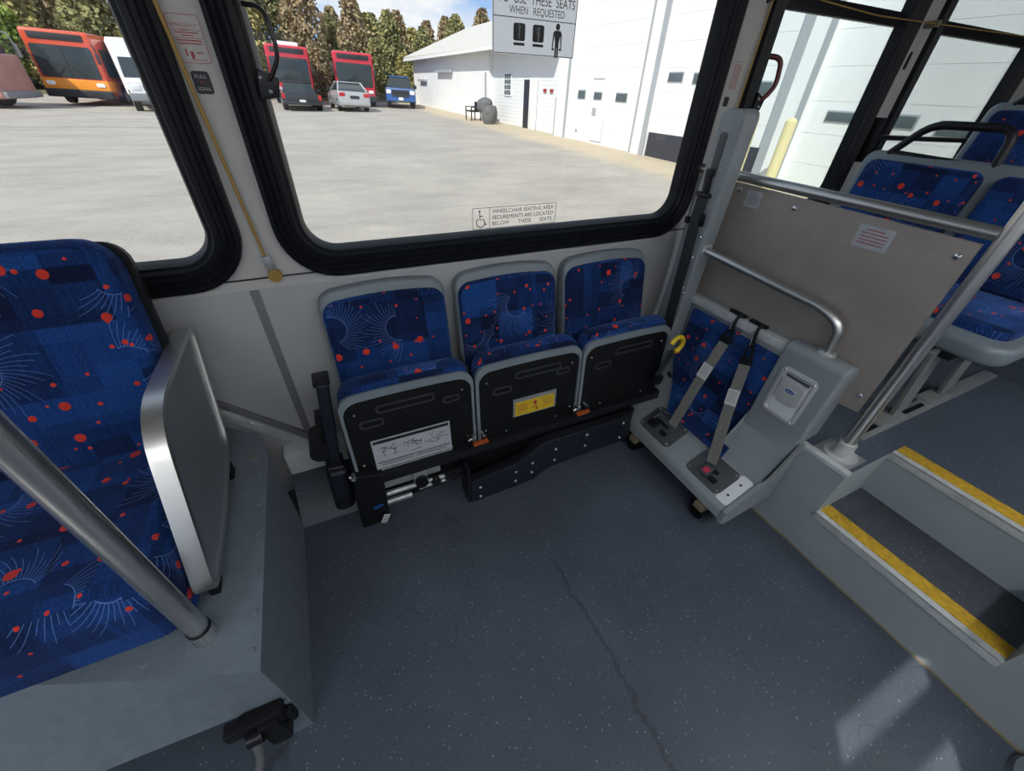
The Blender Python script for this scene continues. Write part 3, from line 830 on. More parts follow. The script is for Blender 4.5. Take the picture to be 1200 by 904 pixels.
bm = B(); prism(bm, [(.019*math.cos(a*pi/12), .0085*math.sin(a*pi/12)) for a in range(24)], O+W_*.022+N_*.0131, U_, W_, N_, .001); em = part_label(obj('oval_emblem_rim', bm, M['white'], lt), 'white oval rim of the emblem')
bm = B(); prism(bm, [(.0165*math.cos(a*pi/12), .0066*math.sin(a*pi/12)) for a in range(24)], O+W_*.022+N_*.0139, U_, W_, N_, .001); part_label(obj('oval_emblem', bm, M['blue'], lt), 'blue oval emblem')
bm = B()
tube(bm, [O+W_*(.022+.0025*math.sin(i*1.9))+U_*(-.011+.022*i/12)+N_*.0150 for i in range(13)], .0006, 6); obj('emblem_script', bm, M['white'], lt)
bm = B()
for a, c in ((-.05, .08), (.05, .08), (-.05, -.08), (.05, -.08)): screw(bm, O+U_*a+W_*c+N_*.006, N_, .0045)
obj('latch_screw', bm, M['chrome'], lt)
bm = B()
for p in ((1.40, .585, .70), (1.40, .475, .70)): screw(bm, p, Z, .009)
for p in ((1.36, .632, .60), (1.362, .80, .42)): screw(bm, p, -X, .006)
obj('console_screw', bm, M['chrome'], t)
# belt plates
for nm, s0, s1, y0, y1 in (('buckle_plate', .060, .190, .765, .945), ('buckle_plate', .062, .185, .50, .662)):
    p, nr, tg_ = surf((s0+s1)/2)
    O2 = V((p.x, (y0+y1)/2, p.z))
    b = B(); prism(b, rrect(y1-y0, s1-s0, .022, 5), O2, V((0, -1, 0)), tg_, nr, .004, .001); pl = obj(nm, b, M['dgrey'], t)
    b = B()
    for a in (-1, 1):
        for c in (-1, 1): screw(b, O2+Y*a*((y1-y0)/2-.014)+tg_*c*((s1-s0)/2-.014)+nr*.004, nr, .0045)
    obj('plate_screw', b, M['alu'], pl)
    ax3 = Matrix((V((0, -1, 0)), tg_, nr)).transposed()
    right = y0 < .6
    b = B(); obox(b, O2+tg_*.004+Y*.005+nr*.010, (.062, .012, .014), ax3, .003); obox(b, O2-tg_*.028-Y*.03+nr*.010, (.03, .02, .012), ax3, .004); obj('slot_bar', b, M['black'], pl)
    b = B(); obox(b, O2-tg_*.016+Y*(.012 if right else .035)+nr*.012, (.040, .048, .014), ax3, .004)
    bk = obj('buckle', b, M['dgrey'] if right else M['blackm'], pl)
    b = B()
    if right: obox(b, O2-tg_*.018+Y*.010+nr*.020, (.022, .024, .005), ax3, .002); part_label(obj('release_button', b, M['red'], bk), 'red release button')
    else:
        obox(b, O2+tg_*.012+Y*.05+nr*.022, (.008, .045, .006), ax3, .002); cyl(b, O2+tg_*.045+Y*.055+nr*.018, O2+tg_*.05+Y*.02+nr*.018, .006, 10); cyl(b, O2+tg_*.03+Y*.06+nr*.024, O2+tg_*.03+Y*.04+nr*.024, .007, 10); obj('ratchet_lever', b, M['chrome'], bk)
p, nr, tg_ = surf(.125)
b = B(); O2 = V((p.x, .478, p.z)); prism(b, rrect(.052, .135, .012, 4), O2, V((0, -1, 0)), tg_, nr, .0025, .0005); wp = obj('pale_cover', b, M['lightpl'], t)
b = B(); screw(b, O2+tg_*.03+nr*.003, nr, .005); screw(b, O2-tg_*.03+nr*.003, nr, .005); obj('cover_screw', b, M['dgrey'], wp)
# feet
for y in (.535, .935):
    b = B(); cyl(b, (1.10, y, .035), (1.18, y, .035), .034, 20); obox(b, (1.17, y, .07), (.06, .05, .07), Matrix.Identity(3), .006); f_ = obj('foot', b, M['black'], t)
    b = B(); box(b, (1.088, y-.03, .062), (1.15, y+.012, .090), .003); obj('foot_bracket', b, M['tan'], f_)
# belts (held by hooks on the bar)
def belt(nm, label, base, topp, hook):
    r = thing(nm, label, 'belt', base, 'wheelchair belts hooked on the restraint')
    base, topp, hook = V(base), V(topp), V(hook)
    mid_ = base.lerp(topp, .5)+V((-.008, 0, 0))
    side = V((0, 1, 0)); d_ = (topp-base).normalized(); up = d_.cross(side)
    if up.x > 0: up = -up
    b = B(); tube(b, [base, base.lerp(topp, .1), mid_, topp], .021, flat=.0016, up=up); obj('webbing', b, M['web'], r)
    c = base.lerp(topp, .66)+V((-.0075, 0, 0))
    b = B(); obox(b, c+up*.003, (.046, .062, .002), Matrix((d_.cross(up), d_, up)).transposed()); l = part_label(obj('care_label', b, M['white'], r), 'white label')
    b = B()
    for i in range(5): obox(b, c+up*.0045+d_*(.02-.009*i), (.034, .002, .0006), Matrix((d_.cross(up), d_, up)).transposed())
    obj('label_print', b, M['strip'], l)
    b = B(); obox(b, topp+up*.002, (.048, .03, .010), Matrix((d_.cross(up), d_, up)).transposed(), .004); tube(b, [topp+side*.016, topp.lerp(hook, .35)+side*.012+up*.008, topp.lerp(hook, .6), topp.lerp(hook, .35)-side*.012+up*.008, topp-side*.016], .005, 8)
    obj('loop', b, M['black'], r)
    b = B(); tube(b, fillet([topp.lerp(hook, .40), topp.lerp(hook, .7)+up*.012, hook+up*.020, hook+V((0, 0, .026)), hook-up*.014, hook-up*.012-V((0, 0, .02))], .02), .006, 8)
    b2 = obj('snap_hook', b, M['blackm'], r)
    b = B(); tube(b, [topp.lerp(hook, .5)+up*.012+side*.006, hook+up*.026+side*.006-V((0, 0, .01))], .0025, 6); obj('gate_wire', b, M['chrome'], b2)
p, nr, _ = surf(.150)
belt('restraint_belt', 'grey belt with white label nearer the window, over the silver ratchet', (p.x, .833, p.z+.004), (1.337, .842, .600), (1.366, .842, .678))
belt('restraint_belt', 'grey belt with white label above the red release button', (p.x-.01, .605, p.z+.001), (1.337, .735, .565), (1.366, .752, .678))
bm = B()
for y in (.865, .775): box(bm, (1.372, y-.035, .686), (1.392, y+.035, .697), .003)
tag(obj('hook_holder', bm, M['black'], None), 'black clip strip on the top bar where both belts hook', 'clip')

# ================================================================== SHOULDER BELT TOWER
t = thing('shoulder_belt_tower', 'tall grey belt tower standing beside the large window', 'belt tower', (1.33, 1.12, .39))
bm = B()
sh = [(-1.18, .42), (-1.07, .42), (-1.066, .60), (-1.055, 1.0), (-1.047, 1.30)]
cap = fillet([(1.055, 0, 1.0), (1.047, 0, 1.323), (1.146, 0, 1.323), (1.160, 0, 1.0)], .028, 6)
pts = [(1.075, .42)]+[(p.x, p.z) for p in cap]+[(1.168, .80), (1.185, .55), (1.185, .42)]
prism(bm, [(-a, b_) for a, b_ in pts], (1.362, 0, 0), V((0, -1, 0)), Z, -X, .062, .010, 3)
obj('column', bm, M['console'], t, 35)
bm = B(); prism(bm, rrect(.030, .135, .010, 4), (1.2995, 1.109, 1.19), V((0, -1, 0)), Z, -X, .002, .0005); obj('slot', bm, M['dgrey'], t)
bm = B(); obox(bm, (1.292, 1.112, 1.105), (.016, .026, .09), axes((1, 0, .15), (0, 1, 0)), .006, 3); obox(bm, (1.292, 1.113, 1.065), (.018, .060, .016), axes((1, 0, .1), (0, 1, 0)), .005); obj('belt_guide', bm, M['blackm'], t)
bm = B(); tube(bm, [(1.291, 1.113, 1.06), (1.288, 1.112, .95), (1.289, 1.105, .80), (1.291, 1.098, .60), (1.295, 1.09, .45)], .024, flat=.0018, up=(-1, 0, 0)); obj('webbing', bm, M['bweb'], t)
bm = B(); obox(bm, (1.289, 1.150, .972), (.012, .02, .026), axes((1, 0, .1), (0, 1, 0)), .005); obox(bm, (1.287, 1.083, .985), (.014, .022, .045), axes((1, 0, .1), (0, 1, 0)), .008); obj('tongue_stop', bm, M['black'], t)
bm = B()
for p in ((1.30, 1.075, .925), (1.30, 1.085, .845), (1.30, 1.085, .72), (1.30, 1.075, .70), (1.30, 1.095, .735)): screw(bm, p, -X, .006)
obj('bolt', bm, M['chrome'], t)

# ================================================================== PARTITION
t = thing('partition_panel', 'taupe laminate partition panel between the bay and the rear seats', 'partition', (1.42, .8, .55))
bm = B(); prism(bm, [(-.385, .565), (-.385, 1.092), (-1.27, 1.110), (-1.27, .545), (-.54, .548)], (1.428, 0, 0), V((0, -1, 0)), Z, -X, .010, .0015); obj('sheet', bm, M['laminate'], t)
bm = B()
for y, z in ((.41, 1.055), (.405, .62), (.85, 1.070), (1.07, 1.085), (.62, .58)): screw(bm, (1.418, y, z), -X, .009)
obj('screw_set', bm, M['chrome'], t)
bm = B(); tube(bm, fillet([(1.428, .37, 1.118), (1.428, 1.10, 1.124), (1.428, 1.25, 1.124), (1.428, 1.298, 1.124)], .03), .0165, 16); obj('top_rail', bm, M['steely'], t)
for nm, (y, z), w_, h_, lab_ in (('notice_sticker', (1.005, 1.065), .062, .052, 'small pale notice sticker near the window end of the partition'), ('notice_sticker', (.60, 1.045), .092, .060, 'pale sticker with red print on the aisle half of the partition')):
    b = B(); obox(b, (1.4175, y, z), (w_, h_, .001), Matrix((V((0, -1, 0)), Z, V((-1, 0, 0)))).transposed()); s_ = tag(obj(nm, b, M['paper'], None), lab_, 'sticker')
    b = B(); rects(b, (1.4168, y, z), V((0, -1, 0)), Z, [(0, h_*.32-h_*.15*i, w_*(.74 if i else .5), .0022) for i in range(5)]); obj('print', b, M['redink'] if w_ > .07 else M['strip'], s_)
t = thing('stanchion_pole', 'steel pole with flange rising at the stair corner beside the partition', 'pole', (1.432, .357, .392))
bm = B(); cyl(bm, (1.432, .357, .40), (1.432, .357, 2.15), .0175, 28); obj('tube', bm, M['steel'], t)
bm = B(); cyl(bm, (1.432, .357, .393), (1.432, .357, .400), .050, 28); cyl(bm, (1.432, .357, .400), (1.432, .357, .450), .027, 24, .025)
obj('flange', bm, M['silverpl'], t)
bm = B(); box(bm, (1.385, .30, .3925), (1.485, .42, .3965), .003); obj('base_plate', bm, M['alu'], t)
t = thing('grab_rail', 'bent steel grab rail from the belt tower down to the restraint arm', 'rail', (1.36, .8, .85))
bm = B(); tube(bm, fillet([(1.33, 1.062, .876), (1.372, .60, .835), (1.378, .535, .80), (1.385, .535, .705)], .07, 8), .0155, 16); obj('tube', bm, M['steely'], t)
bm = B(); cyl(bm, (1.335, 1.056, .876), (1.334, 1.066, .877), .026, 18); cyl(bm, (1.385, .535, .704), (1.385, .535, .712), .026, 18); obj('flange_ring', bm, M['silverpl'], t)

# ================================================================== REAR SEATS
def rear_seat(x, dz, k, label):
    t = thing('double_seat', label, 'seat', (x, .72, .392+dz), 'forward-facing double seats behind the partition')
    Z0 = .392+dz
    u = V((.10, 0, .48)).normalized(); n_ = V((-u.z, 0, u.x))
    Ob = V((x-.02, .705, Z0+.40))
    U_ = V((0, -1, 0))
    b = B(); prism(b, rrect(.90, .455, .05, 6, 0, .185, 0, .045), Ob, U_, u, -n_, .055, .02, 3, True); obj('back_shell', b, M['shell'], t)
    for s, nm in ((1, 'back_pad'), (-1, 'back_pad')):
        b = B(); prism(b, rrect(.395, .362, .03, 5, 0, .195, .0, .035), Ob+Y*(.215*s)+n_*-.002, U_, u, n_, .030, .014, 3); obj(nm, b, M['fab'][(k+s) % 6], t, 60, (s, k))
    b = B(); prism(b, rrect(.90, .46, .07, 6), (x-.235, .705, Z0+.325), Y, X, Z, .065, .02, 3, True); obj('seat_shell', b, M['shell'], t)
    for s in (1, -1):
        b = B(); prism(b, rrect(.39, .36, .045, 5), (x-.215, .705+.215*s, Z0+.385), Y, X, Z, .04, .018, 3); obj('seat_pad', b, M['fab'][(k+s+2) % 6], t, 60, (s*2, k))
    for px in (x-.40, x-.06):
        b = B()
        obox(b, (px, .40, Z0+.175), (.085, .016, .32), axes((1, 0, .30), (0, 1, 0)), .003); box(b, (px-.10, .375, Z0+.002), (px+.06, .43, Z0+.022), .003); obj('leg', b, M['legm'], t)
    b = B(); box(b, (x-.45, .36, Z0+.300), (x-.10, .44, Z0+.327), .004); obj('seat_rail', b, M['black'], t)
    hp = fillet([(x+.075, 1.075, Z0+.79), (x+.085, .985, Z0+.90), (x+.085, .735, Z0+.905), (x+.075, .725, Z0+.775)], .05, 6)
    b = B(); tube(b, hp, .0145, 14); tube(b, [(x+.075, 1.07, Z0+.795), (x+.075, .727, Z0+.782)], .012, 12); part_label(obj('grab_handle', b, M['blackm'], t), 'black tubular grab handle')
    return t
rear_seat(2.20, 0, 1, 'blue double seat with black grab handle, directly behind the partition')
rear_seat(3.05, .185, 3, 'blue double seat in the second row, beyond the black grab handle')
bm = B(); box(bm, (2.62, -1.25, .392), (6.0, 1.297, .577)); struct('floor_rear_upper', bm, M['floor'])
bm = B(); box(bm, (1.58, .365, .3925), (2.60, .415, .402), .002); tr = tag(obj('seat_track', bm, M['alu'], None), 'aluminium floor track under the first double seat', 'track')
b = B(); box(b, (1.60, .382, .402), (1.70, .398, .404)); box(b, (1.86, .382, .402), (2.02, .398, .404)); obj('track_slot', b, M['black'], tr)
bm = B(); tube(bm, [(2.45, 1.25, 1.225), (3.55, 1.25, 1.20)], .011, 12); wg = obj('guard_bar', bm, M['blackm'], None); tag(wg, 'thin dark guard bar across the rear window', 'bar')
b = B(); box(b, (2.46, 1.24, 1.12), (2.475, 1.297, 1.30), .003); obj('bracket', b, M['blackm'], wg)

# gray rounded base at the lower right corner
t = thing('floor_pedestal', 'rounded grey pedestal base on the floor beside the stair', 'pedestal', (1.32, -.47, 0))
bm = B(); cyl(bm, (1.31, -.46, 0), (1.31, -.46, .02), .105, 32, .10); obj('base_disc', bm, M['panelgrey'], t)
bm = B(); cyl(bm, (1.31, -.46, .02), (1.31, -.46, .40), .03, 20); obj('stem', bm, M['panelgrey'], t)

# ================================================================== CORDS, HANDLES, SIGNS
t = thing('signal_line', 'yellow pull cord running down the pillar beside the large window', 'cord', (-.165, 1.28, .9))
bm = B(); tube(bm, [(-.208, 1.285, 2.05), (-.193, 1.285, 1.467), (-.172, 1.287, 1.16), (-.157, 1.289, .950)], .0042, 8); obj('cord', bm, M['ycord'], t)
bm = B(); obox(bm, (-.152, 1.290, .928), (.022, .014, .042), axes((1, 0, .15), (0, 1, 0)), .003); obj('clip', bm, M['alu'], t)
bm = B(); cyl(bm, (-.147, 1.297, .893), (-.147, 1.278, .893), .018, 14); cyl(bm, (-.147, 1.279, .893), (-.147, 1.272, .893), .008, 10); part_label(obj('anchor', bm, M['ycord'], t), 'yellowed cord anchor')
t = thing('signal_line', 'yellow cord stretched along the bar above the rear windows', 'cord', (2.1, 1.26, 1.63))
bm = B(); tube(bm, [(1.49, 1.27, 1.66), (1.75, 1.262, 1.628), (2.10, 1.26, 1.615), (2.50, 1.262, 1.622), (3.7, 1.26, 1.64)], .0022, 8); obj('cord', bm, M['ycord'], t)
bm = B(); cyl(bm, (2.51, 1.297, 1.622), (2.51, 1.25, 1.622), .012, 12); obj('cord_guide', bm, M['tan'], t)
t = thing('signal_line', 'yellow cord down the pillar above the grey belt tower', 'cord', (1.535, 1.288, .95))
bm = B(); tube(bm, [(1.545, 1.288, 1.62), (1.535, 1.288, 1.30), (1.53, 1.288, .95)], .003, 8); obj('cord', bm, M['ycord'], t)
bm = B(); cyl(bm, (1.545, 1.2995, 1.622), (1.545, 1.280, 1.622), .010, 12); obj('wall_mount', bm, M['tan'], t)

def release_handle(x, label, m, rad=.0048):
    t = thing('release_handle', label, 'handle', (x, 1.28, 1.33), 'emergency window release handles')
    b = B(); tube(b, fillet([(x, 1.30, 1.475), (x+.038, 1.262, 1.470), (x+.046, 1.255, 1.39), (x+.018, 1.268, 1.350), (x-.002, 1.285, 1.335)], .03, 6), rad, 10); obj('bow', b, m, t)
    b = B(); prism(b, [(-.02, -.03), (.022, -.024), (.030, .012), (-.012, .03)], (x+.004, 1.292, 1.338), X, Z, -Y, .022, .004); br = obj('bracket', b, M['blackm'], t)
    b = B(); screw(b, (x-.004, 1.27, 1.35), -Y, .005); screw(b, (x+.01, 1.27, 1.325), -Y, .005); obj('bolt', b, M['alu'], br)
release_handle(-.038, 'dark window release handle at the large window edge by the yellow cord', mat('brown_black_handle', (.02, .011, .011), .35))
release_handle(1.615, 'dark red window release handle above the grey belt tower', M['darkred'], .0085)

# priority seating decal on the large window
YG = WY+.0225
def board(name, x0, x1, z0, z1, m, label, cat, y=YG, th=.0008, r=.006):
    b = B(); prism(b, rrect(x1-x0, z1-z0, r, 4), ((x0+x1)/2, y, (z0+z1)/2), X, Z, -Y, th); o = obj(name, b, m, None); tag(o, label, cat); return o
def film(name, col):
    m = bpy.data.materials.new(name); m.use_nodes = True
    t = NT(m); t.n.clear()
    d_ = t.add('ShaderNodeBsdfDiffuse', {'Color': tuple(col)+(1,)}); tl = t.add('ShaderNodeBsdfTranslucent', {'Color': tuple(col)+(1,)})
    mx = t.add('ShaderNodeMixShader', {0: .9, 1: d_.outputs[0], 2: tl.outputs[0]})
    t.add('ShaderNodeOutputMaterial', {0: mx.outputs[0]})
    return m
M['decal'] = film('white_vinyl_film', (.97, .97, .95))
b = B(); b.faces.new([b.verts.new((x, YG, z)) for x, z in ((.549, 1.427), (.812, 1.427), (.812, 1.598), (.549, 1.598))])
s_ = tag(obj('priority_seat_decal', b, M['decal'], None), 'white priority seating decal on the upper part of the large window', 'sign')
YD = YG-.0012
text('lettering', 'WHEN   REQUESTED', M['ink'], s_, (.684, YD, 1.5185), X, Z, .172, .0185)
text('lettering', 'TO  USE  THESE  SEATS', M['ink'], s_, (.683, YD, 1.5425), X, Z, .238, .0190)
b = B(); rects(b, (.6805, YD+.0004, 0), X, Z, [(0, 1.5045, .258, .0018), (0, 1.429, .258, .0016), (-.129, 1.51, .0016, .165), (.129, 1.51, .0016, .165)]); obj('border', b, M['ink'], s_)
b = B()
def at(x, z): return V((x, YD, z))
for cx in (.630, .690):
    prism(b, rrect(.036, .037, .005, 3), (cx, YD+.0004, 1.4755), X, Z, -Y, .0006)
    rects(b, (cx, YD, 1.450), X, Z, [(0, 0, .034, .006)])
prism(b, [(.0065*math.cos(a*pi/8), .0075*math.sin(a*pi/8)) for a in range(16)], (.752, YD, 1.494), X, Z, -Y, .0006)
prism(b, [(-.016, -.016), (-.013, -.016), (-.010, .016), (-.006, .0), (-.006, -.034), (-.001, -.034), (-.0005, -.01), (.0005, -.01), (.001, -.034), (.006, -.034), (.006, 0), (.010, .016), (.013, -.016), (.016, -.016), (.014, .020), (.009, .026), (-.009, .026), (-.014, .020)], (.752, YD, 1.460), X, Z, -Y, .0006)
rects(b, (.752, YD, 1.445), X, Z, [(-.012, 0, .007, .005), (.012, 0, .007, .005)])
obj('pictogram', b, M['ink'], s_)
b = B(); rects(b, (.630, YD-.0006, 1.475), X, Z, [(0, -.003, .0035, .022), (.001, .011, .007, .007)]); rects(b, (.690, YD-.0006, 1.475), X, Z, [(-.0025, .004, .003, .018), (.0025, .004, .003, .018), (0, -.009, .0035, .012), (0, .006, .007, .002)]); obj('pictogram_inset', b, M['decal'], s_)

# wheelchair area decal: clear backing, black outline and lettering
b = B()
W0, H0, cx0, cz0 = .322, .067, .640, .9915
rects(b, (cx0, YD+.0004, cz0), X, Z, [(0, H0/2, W0, .0014), (0, -H0/2, W0, .0014), (-W0/2, 0, .0014, H0), (W0/2, 0, .0014, H0), (-W0/2+.062, 0, .0014, H0)])
s_ = tag(obj('wheelchair_decal', b, M['ink'], None), 'clear wheelchair seating decal with black lettering low on the large window', 'sign')
for i, tx in enumerate(('WHEELCHAIR SEATING AREA', 'SECUREMENTS ARE LOCATED', 'BELOW      THESE      SEATS.')):
    text('lettering', tx, M['ink'], s_, (cx0+.031, YD, cz0+.0205-.0195*i), X, Z, .240, .0130)
b = B()
wx, wz = cx0-W0/2+.031, cz0
prism(b, [(.0034*math.cos(a*pi/6), .0036*math.sin(a*pi/6)) for a in range(12)], (wx-.006, YD, wz+.023), X, Z, -Y, .0006)
def stroke(pts, r=.0014): tube(b, [V((wx+p[0], YD, wz+p[1])) for p in pts], r, flat=.0003, up=(0, -1, 0))
stroke([(-.006, .018), (-.005, -.004), (.009, -.004), (.014, -.022), (.020, -.019)])
stroke([(-.0055, .008), (.006, .008)])
stroke([(-.002+.016*math.cos(math.radians(a)), -.013+.015*math.sin(math.radians(a))) for a in range(125, 375, 12)])
obj('wheelchair_symbol', b, M['ink'], s_)

# pillar signs
s_ = board('emergency_exit_sign', -.190, -.128, 1.368, 1.452, M['wall_up'], 'pale emergency exit instruction sign with red print on the yellow cord pillar', 'sign', WY-.001)
b = B(); ro, ri = rrect(.0585, .080, .006, 4), rrect(.0565, .078, .0055, 4)
loft(b, [[(-.159+a, WY-.0022, 1.410+c) for a, c in ro], [(-.159+a, WY-.0022, 1.410+c) for a, c in ri]]); rects(b, (-.159, WY-.0018, 1.41), X, Z, [(0, .0145, .052, .0008), (0, .002, .052, .0008), (-.002, -.026, .006, .012), (.012, -.022, .012, .002), (-.012, -.022, .003, .012)])
obj('border', b, M['redink'], s_)
text('lettering', 'EMERGENCY', M['redink'], s_, (-.160, WY-.0018, 1.4325), X, Z, .046, .0055)
text('lettering', 'EXIT', M['redink'], s_, (-.160, WY-.0018, 1.4252), X, Z, .016, .0045)
b = B(); rects(b, (-.159, WY-.0018, 1.41), X, Z, [(0, .0105, .042, .0016), (0, .006, .022, .0016), (0, -.002, .046, .0020), (0, -.007, .044, .0020), (.008, -.034, .03, .001)]); obj('fine_print', b, M['redink'], s_)
s_ = board('pull_cord_sign', -.178, -.144, 1.316, 1.357, M['ink'], 'small black pull to signal sign beside the yellow cord', 'sign', WY-.001)
text('lettering', 'PULL', M['paper'], s_, (-.161, WY-.002, 1.3475), X, Z, .022, .0065)
text('lettering', 'TO', M['redink'], s_, (-.161, WY-.002, 1.3365), X, Z, .010, .0055)
text('lettering', 'SIGNAL', M['paper'], s_, (-.161, WY-.002, 1.3255), X, Z, .026, .0065)
s_ = board('exit_notice', 1.462, 1.512, 1.365, 1.455, M['wall_up'], 'faded notice with red print on the pillar above the belt tower', 'sign', WY-.001)
b = B(); rects(b, (1.487, WY-.0018, 1.41), X, Z, [(-.012+.012*i, 0, .003, .072) for i in range(3)]+[(0, .042, .042, .001)]); obj('print', b, M['redink'], s_)
board('pillar_button', 1.466, 1.490, 1.322, 1.352, M['ink'], 'tiny black sign just above the grey belt tower', 'sign', WY-.001)
s_ = board('pictogram_sign', 1.515, 1.545, 1.598, 1.640, M['paper'], 'small black and white pictogram sticker high on the pillar', 'sign', WY-.001)
b = B(); rects(b, (1.53, WY-.0018, 1.62), X, Z, [(0, .008, .022, .014), (.004, -.010, .014, .008)]); obj('print', b, M['ink'], s_)
board('pillar_sticker', 2.500, 2.520, 1.475, 1.535, M['ink'], 'small dark sticker on the pillar between the rear windows', 'sign', WY-.001)

# ================================================================== OUTSIDE
def gz(x, y): return -.40+.009*y
lot = B()
N1 = 24
for i in range(N1):
    pass
vs = [lot.verts.new((x, y, gz(x, y))) for x, y in ((-120, -60), (120, -60), (120, 120), (-120, 120))]
lot.faces.new(vs); struct('ground', lot, lot_mat())

M['x_white'] = mat('white_siding', (.80, .80, .80), .6, var=.03, vscale=1)
M['x_siding'] = mat('white_clapboard', (.74, .75, .76), .6)
M['x_trim'] = mat('grey_metal_trim', (.36, .38, .40), .5)
M['x_roof'] = mat('pale_shingle_roof', (.52, .50, .46), .9, var=.12, vscale=6)
M['x_win'] = mat('dark_window_glass', (.09, .115, .125), .12)
M['x_dark'] = mat('dark_grey_band', (.04, .042, .055), .6)
M['x_door'] = mat('very_dark_doorway', (.012, .012, .02), .8)
M['x_bol'] = mat('pale_yellow_bollard', (.72, .62, .34), .6)
XB = 10.3
# garage
t = thing('garage_building', 'tall white garage building with roller doors', 'building', (XB, 10, -.3))
bm = B()
for y0, y1 in ((16.75, 17.75), (11.85, 12.6), (6.9, 7.55), (1.2, 2.4)):
    box(bm, (XB, y0, -.5), (XB+.4, y1, 6.0))
for y0, y1 in ((12.6, 16.75), (7.55, 11.85), (2.4, 6.9)): box(bm, (XB+.02, y0, 4.3), (XB+.4, y1, 6.0))
box(bm, (XB+.4, -8, -.5), (XB+14, 17.75, 6.0)); box(bm, (XB, -8, -.5), (XB+.4, 1.2, 6))
obj('wall', bm, M['x_white'], t)
bm = B(); box(bm, (XB-.45, -8.2, 6.0), (XB+14.2, 18.2, 6.2)); obj('roof', bm, M['x_roof'], t)
for di, (y0, y1) in enumerate(((12.6, 16.75), (7.55, 11.85), (2.4, 6.9))):
    b = B()
    for k in range(8):
        box(b, (XB+.16, y0, gz(XB, y0)+k*.58), (XB+.22, y1, gz(XB, y0)+(k+1)*.58-.004))
    dr = obj('roller_door', b, M['x_white'], t)
    wins = (((15.0, 1.23, .48, .20), (16.10, 1.25, .48, .24), (13.60, 1.22, .58, .22)), ((11.22, 1.77, .56, .20), (10.26, 1.74, .5, .22), (8.35, 1.55, .7, .24)), ((6.14, 1.10, .58, .16), (4.96, 1.09, .36, .18), (4.08, 1.03, .62, .20)))[di]
    for (wy, wz, ww, wh) in wins:
        b = B(); box(b, (XB+.145, wy-ww/2-.03, wz-wh/2-.03), (XB+.17, wy+ww/2+.03, wz+wh/2+.03), .01); wf = obj('window_frame', b, M['x_trim'], dr)
        b = B(); box(b, (XB+.135, wy-ww/2, wz-wh/2), (XB+.15, wy+ww/2, wz+wh/2), .006); obj('pane', b, M['x_win'], wf)
    if di == 0:
        b = B(); box(b, (XB+.15, 14.45, gz(XB, 14)+.1), (XB+.165, 15.2, gz(XB, 14)+1.9)); dp = obj('wicket_door', b, M['x_white'], dr)
        b = B(); box(b, (XB+.14, 15.25, .62), (XB+.152, 15.0, .86)); box(b, (XB+.14, 16.3, .02), (XB+.152, 16.15, .12)); box(b, (XB+.145, 14.47, gz(XB, 14)+.08), (XB+.15, 15.2, gz(XB, 14)+.11)); box(b, (XB+.145, 14.44, gz(XB, 14)+.1), (XB+.15, 14.46, .5)); box(b, (XB+.145, 14.7, 1.72), (XB+.15, 15.4, 1.75)); obj('notice_mark', b, M['x_trim'], dr)
    if di == 1:
        b = B(); box(b, (XB+.13, y0, gz(XB, y0)), (XB+.165, y1, gz(XB, y0)+.70)); obj('bottom_band', b, M['x_dark'], dr)
for y, w in ((16.9, .16), (12.5, .07), (11.92, .2), (7.5, .22), (6.96, .12), (2.5, .2)):
    b = B(); box(b, (XB-.03, y-w/2, gz(XB, y)), (XB+.01, y+w/2, 6.0)); obj('corner_trim', b, M['x_trim'], t)
for y, lb in ((6.45, 'pale yellow bollard by the garage column, standing clear of the belt tower'), (7.35, 'pale yellow bollard partly behind the grey belt tower')):
    b = B(); cyl(b, (XB-.9, y, gz(XB, y)), (XB-.9, y, 1.0), .11, 18); cyl(b, (XB-.9, y, 1.0), (XB-.9, y, 1.06), .11, 18, .05); tag(obj('bollard', b, M['x_bol'], None), lb, 'bollard', 'bollards by the garage')
# annex
t = thing('annex_building', 'low white annex with a pale sloping roof beside the garage', 'building', (XB, 30, -.2))
bm = B(); box(bm, (XB, 25.25, -.5), (XB+7, 42.2, 3.0)); obj('front_wall', bm, M['x_white'], t)
bm = B()
for k in range(20): prism(bm, [(0, 0), (-.008, 0), (0, .155)], (XB+.25, 25.25, -.35+k*.155), X, Z, -Y, 7.45)
box(bm, (XB+.25, 17.78, -.5), (XB+6, 25.25, 2.95)); obj('side_wall', bm, M['x_siding'], t)
bm = B()
R_ = [(XB-.55, 17.8, 2.95), (XB-.55, 42.9, 3.12), (XB+3.6, 38.5, 4.95), (XB+3.6, 17.8, 4.95)]
loft(bm, [[R_[0], R_[1], R_[2], R_[3]], [(a, b_, c-.12) for a, b_, c in R_]], True, True)
bm.faces.new([bm.verts.new(p) for p in ((XB-.55, 42.9, 3.12), (XB+7.5, 42.9, 3.12), (XB+3.6, 38.5, 4.95))])
obj('roof', bm, M['x_roof'], t)
bm = B(); box(bm, (XB-.62, 17.8, 2.84), (XB-.5, 42.9, 2.98)); obj('gutter', bm, M['x_white'], t)
bm = B(); box(bm, (XB+.18, 20.72, gz(XB, 21)), (XB+.235, 21.25, 1.70)); obj('doorway', bm, M['x_door'], t)
bm = B(); obox(bm, (XB+.20, 20.30, .74), (.05, .80, 2.0), axes((1, -.05, 0), (.05, 1, 0)), .01); obj('open_door', bm, M['x_white'], t)
bm = B(); box(bm, (XB+.2, 22.75, 1.02), (XB+.235, 23.65, 1.98)); wf = obj('window_frame', bm, M['x_white'], t)
bm = B()
for i in range(3):
    for j in range(4): box(bm, (XB+.19, 22.84+i*.26, 1.08+j*.22), (XB+.21, 23.05+i*.26, 1.26+j*.22))
obj('pane', bm, M['x_win'], wf)
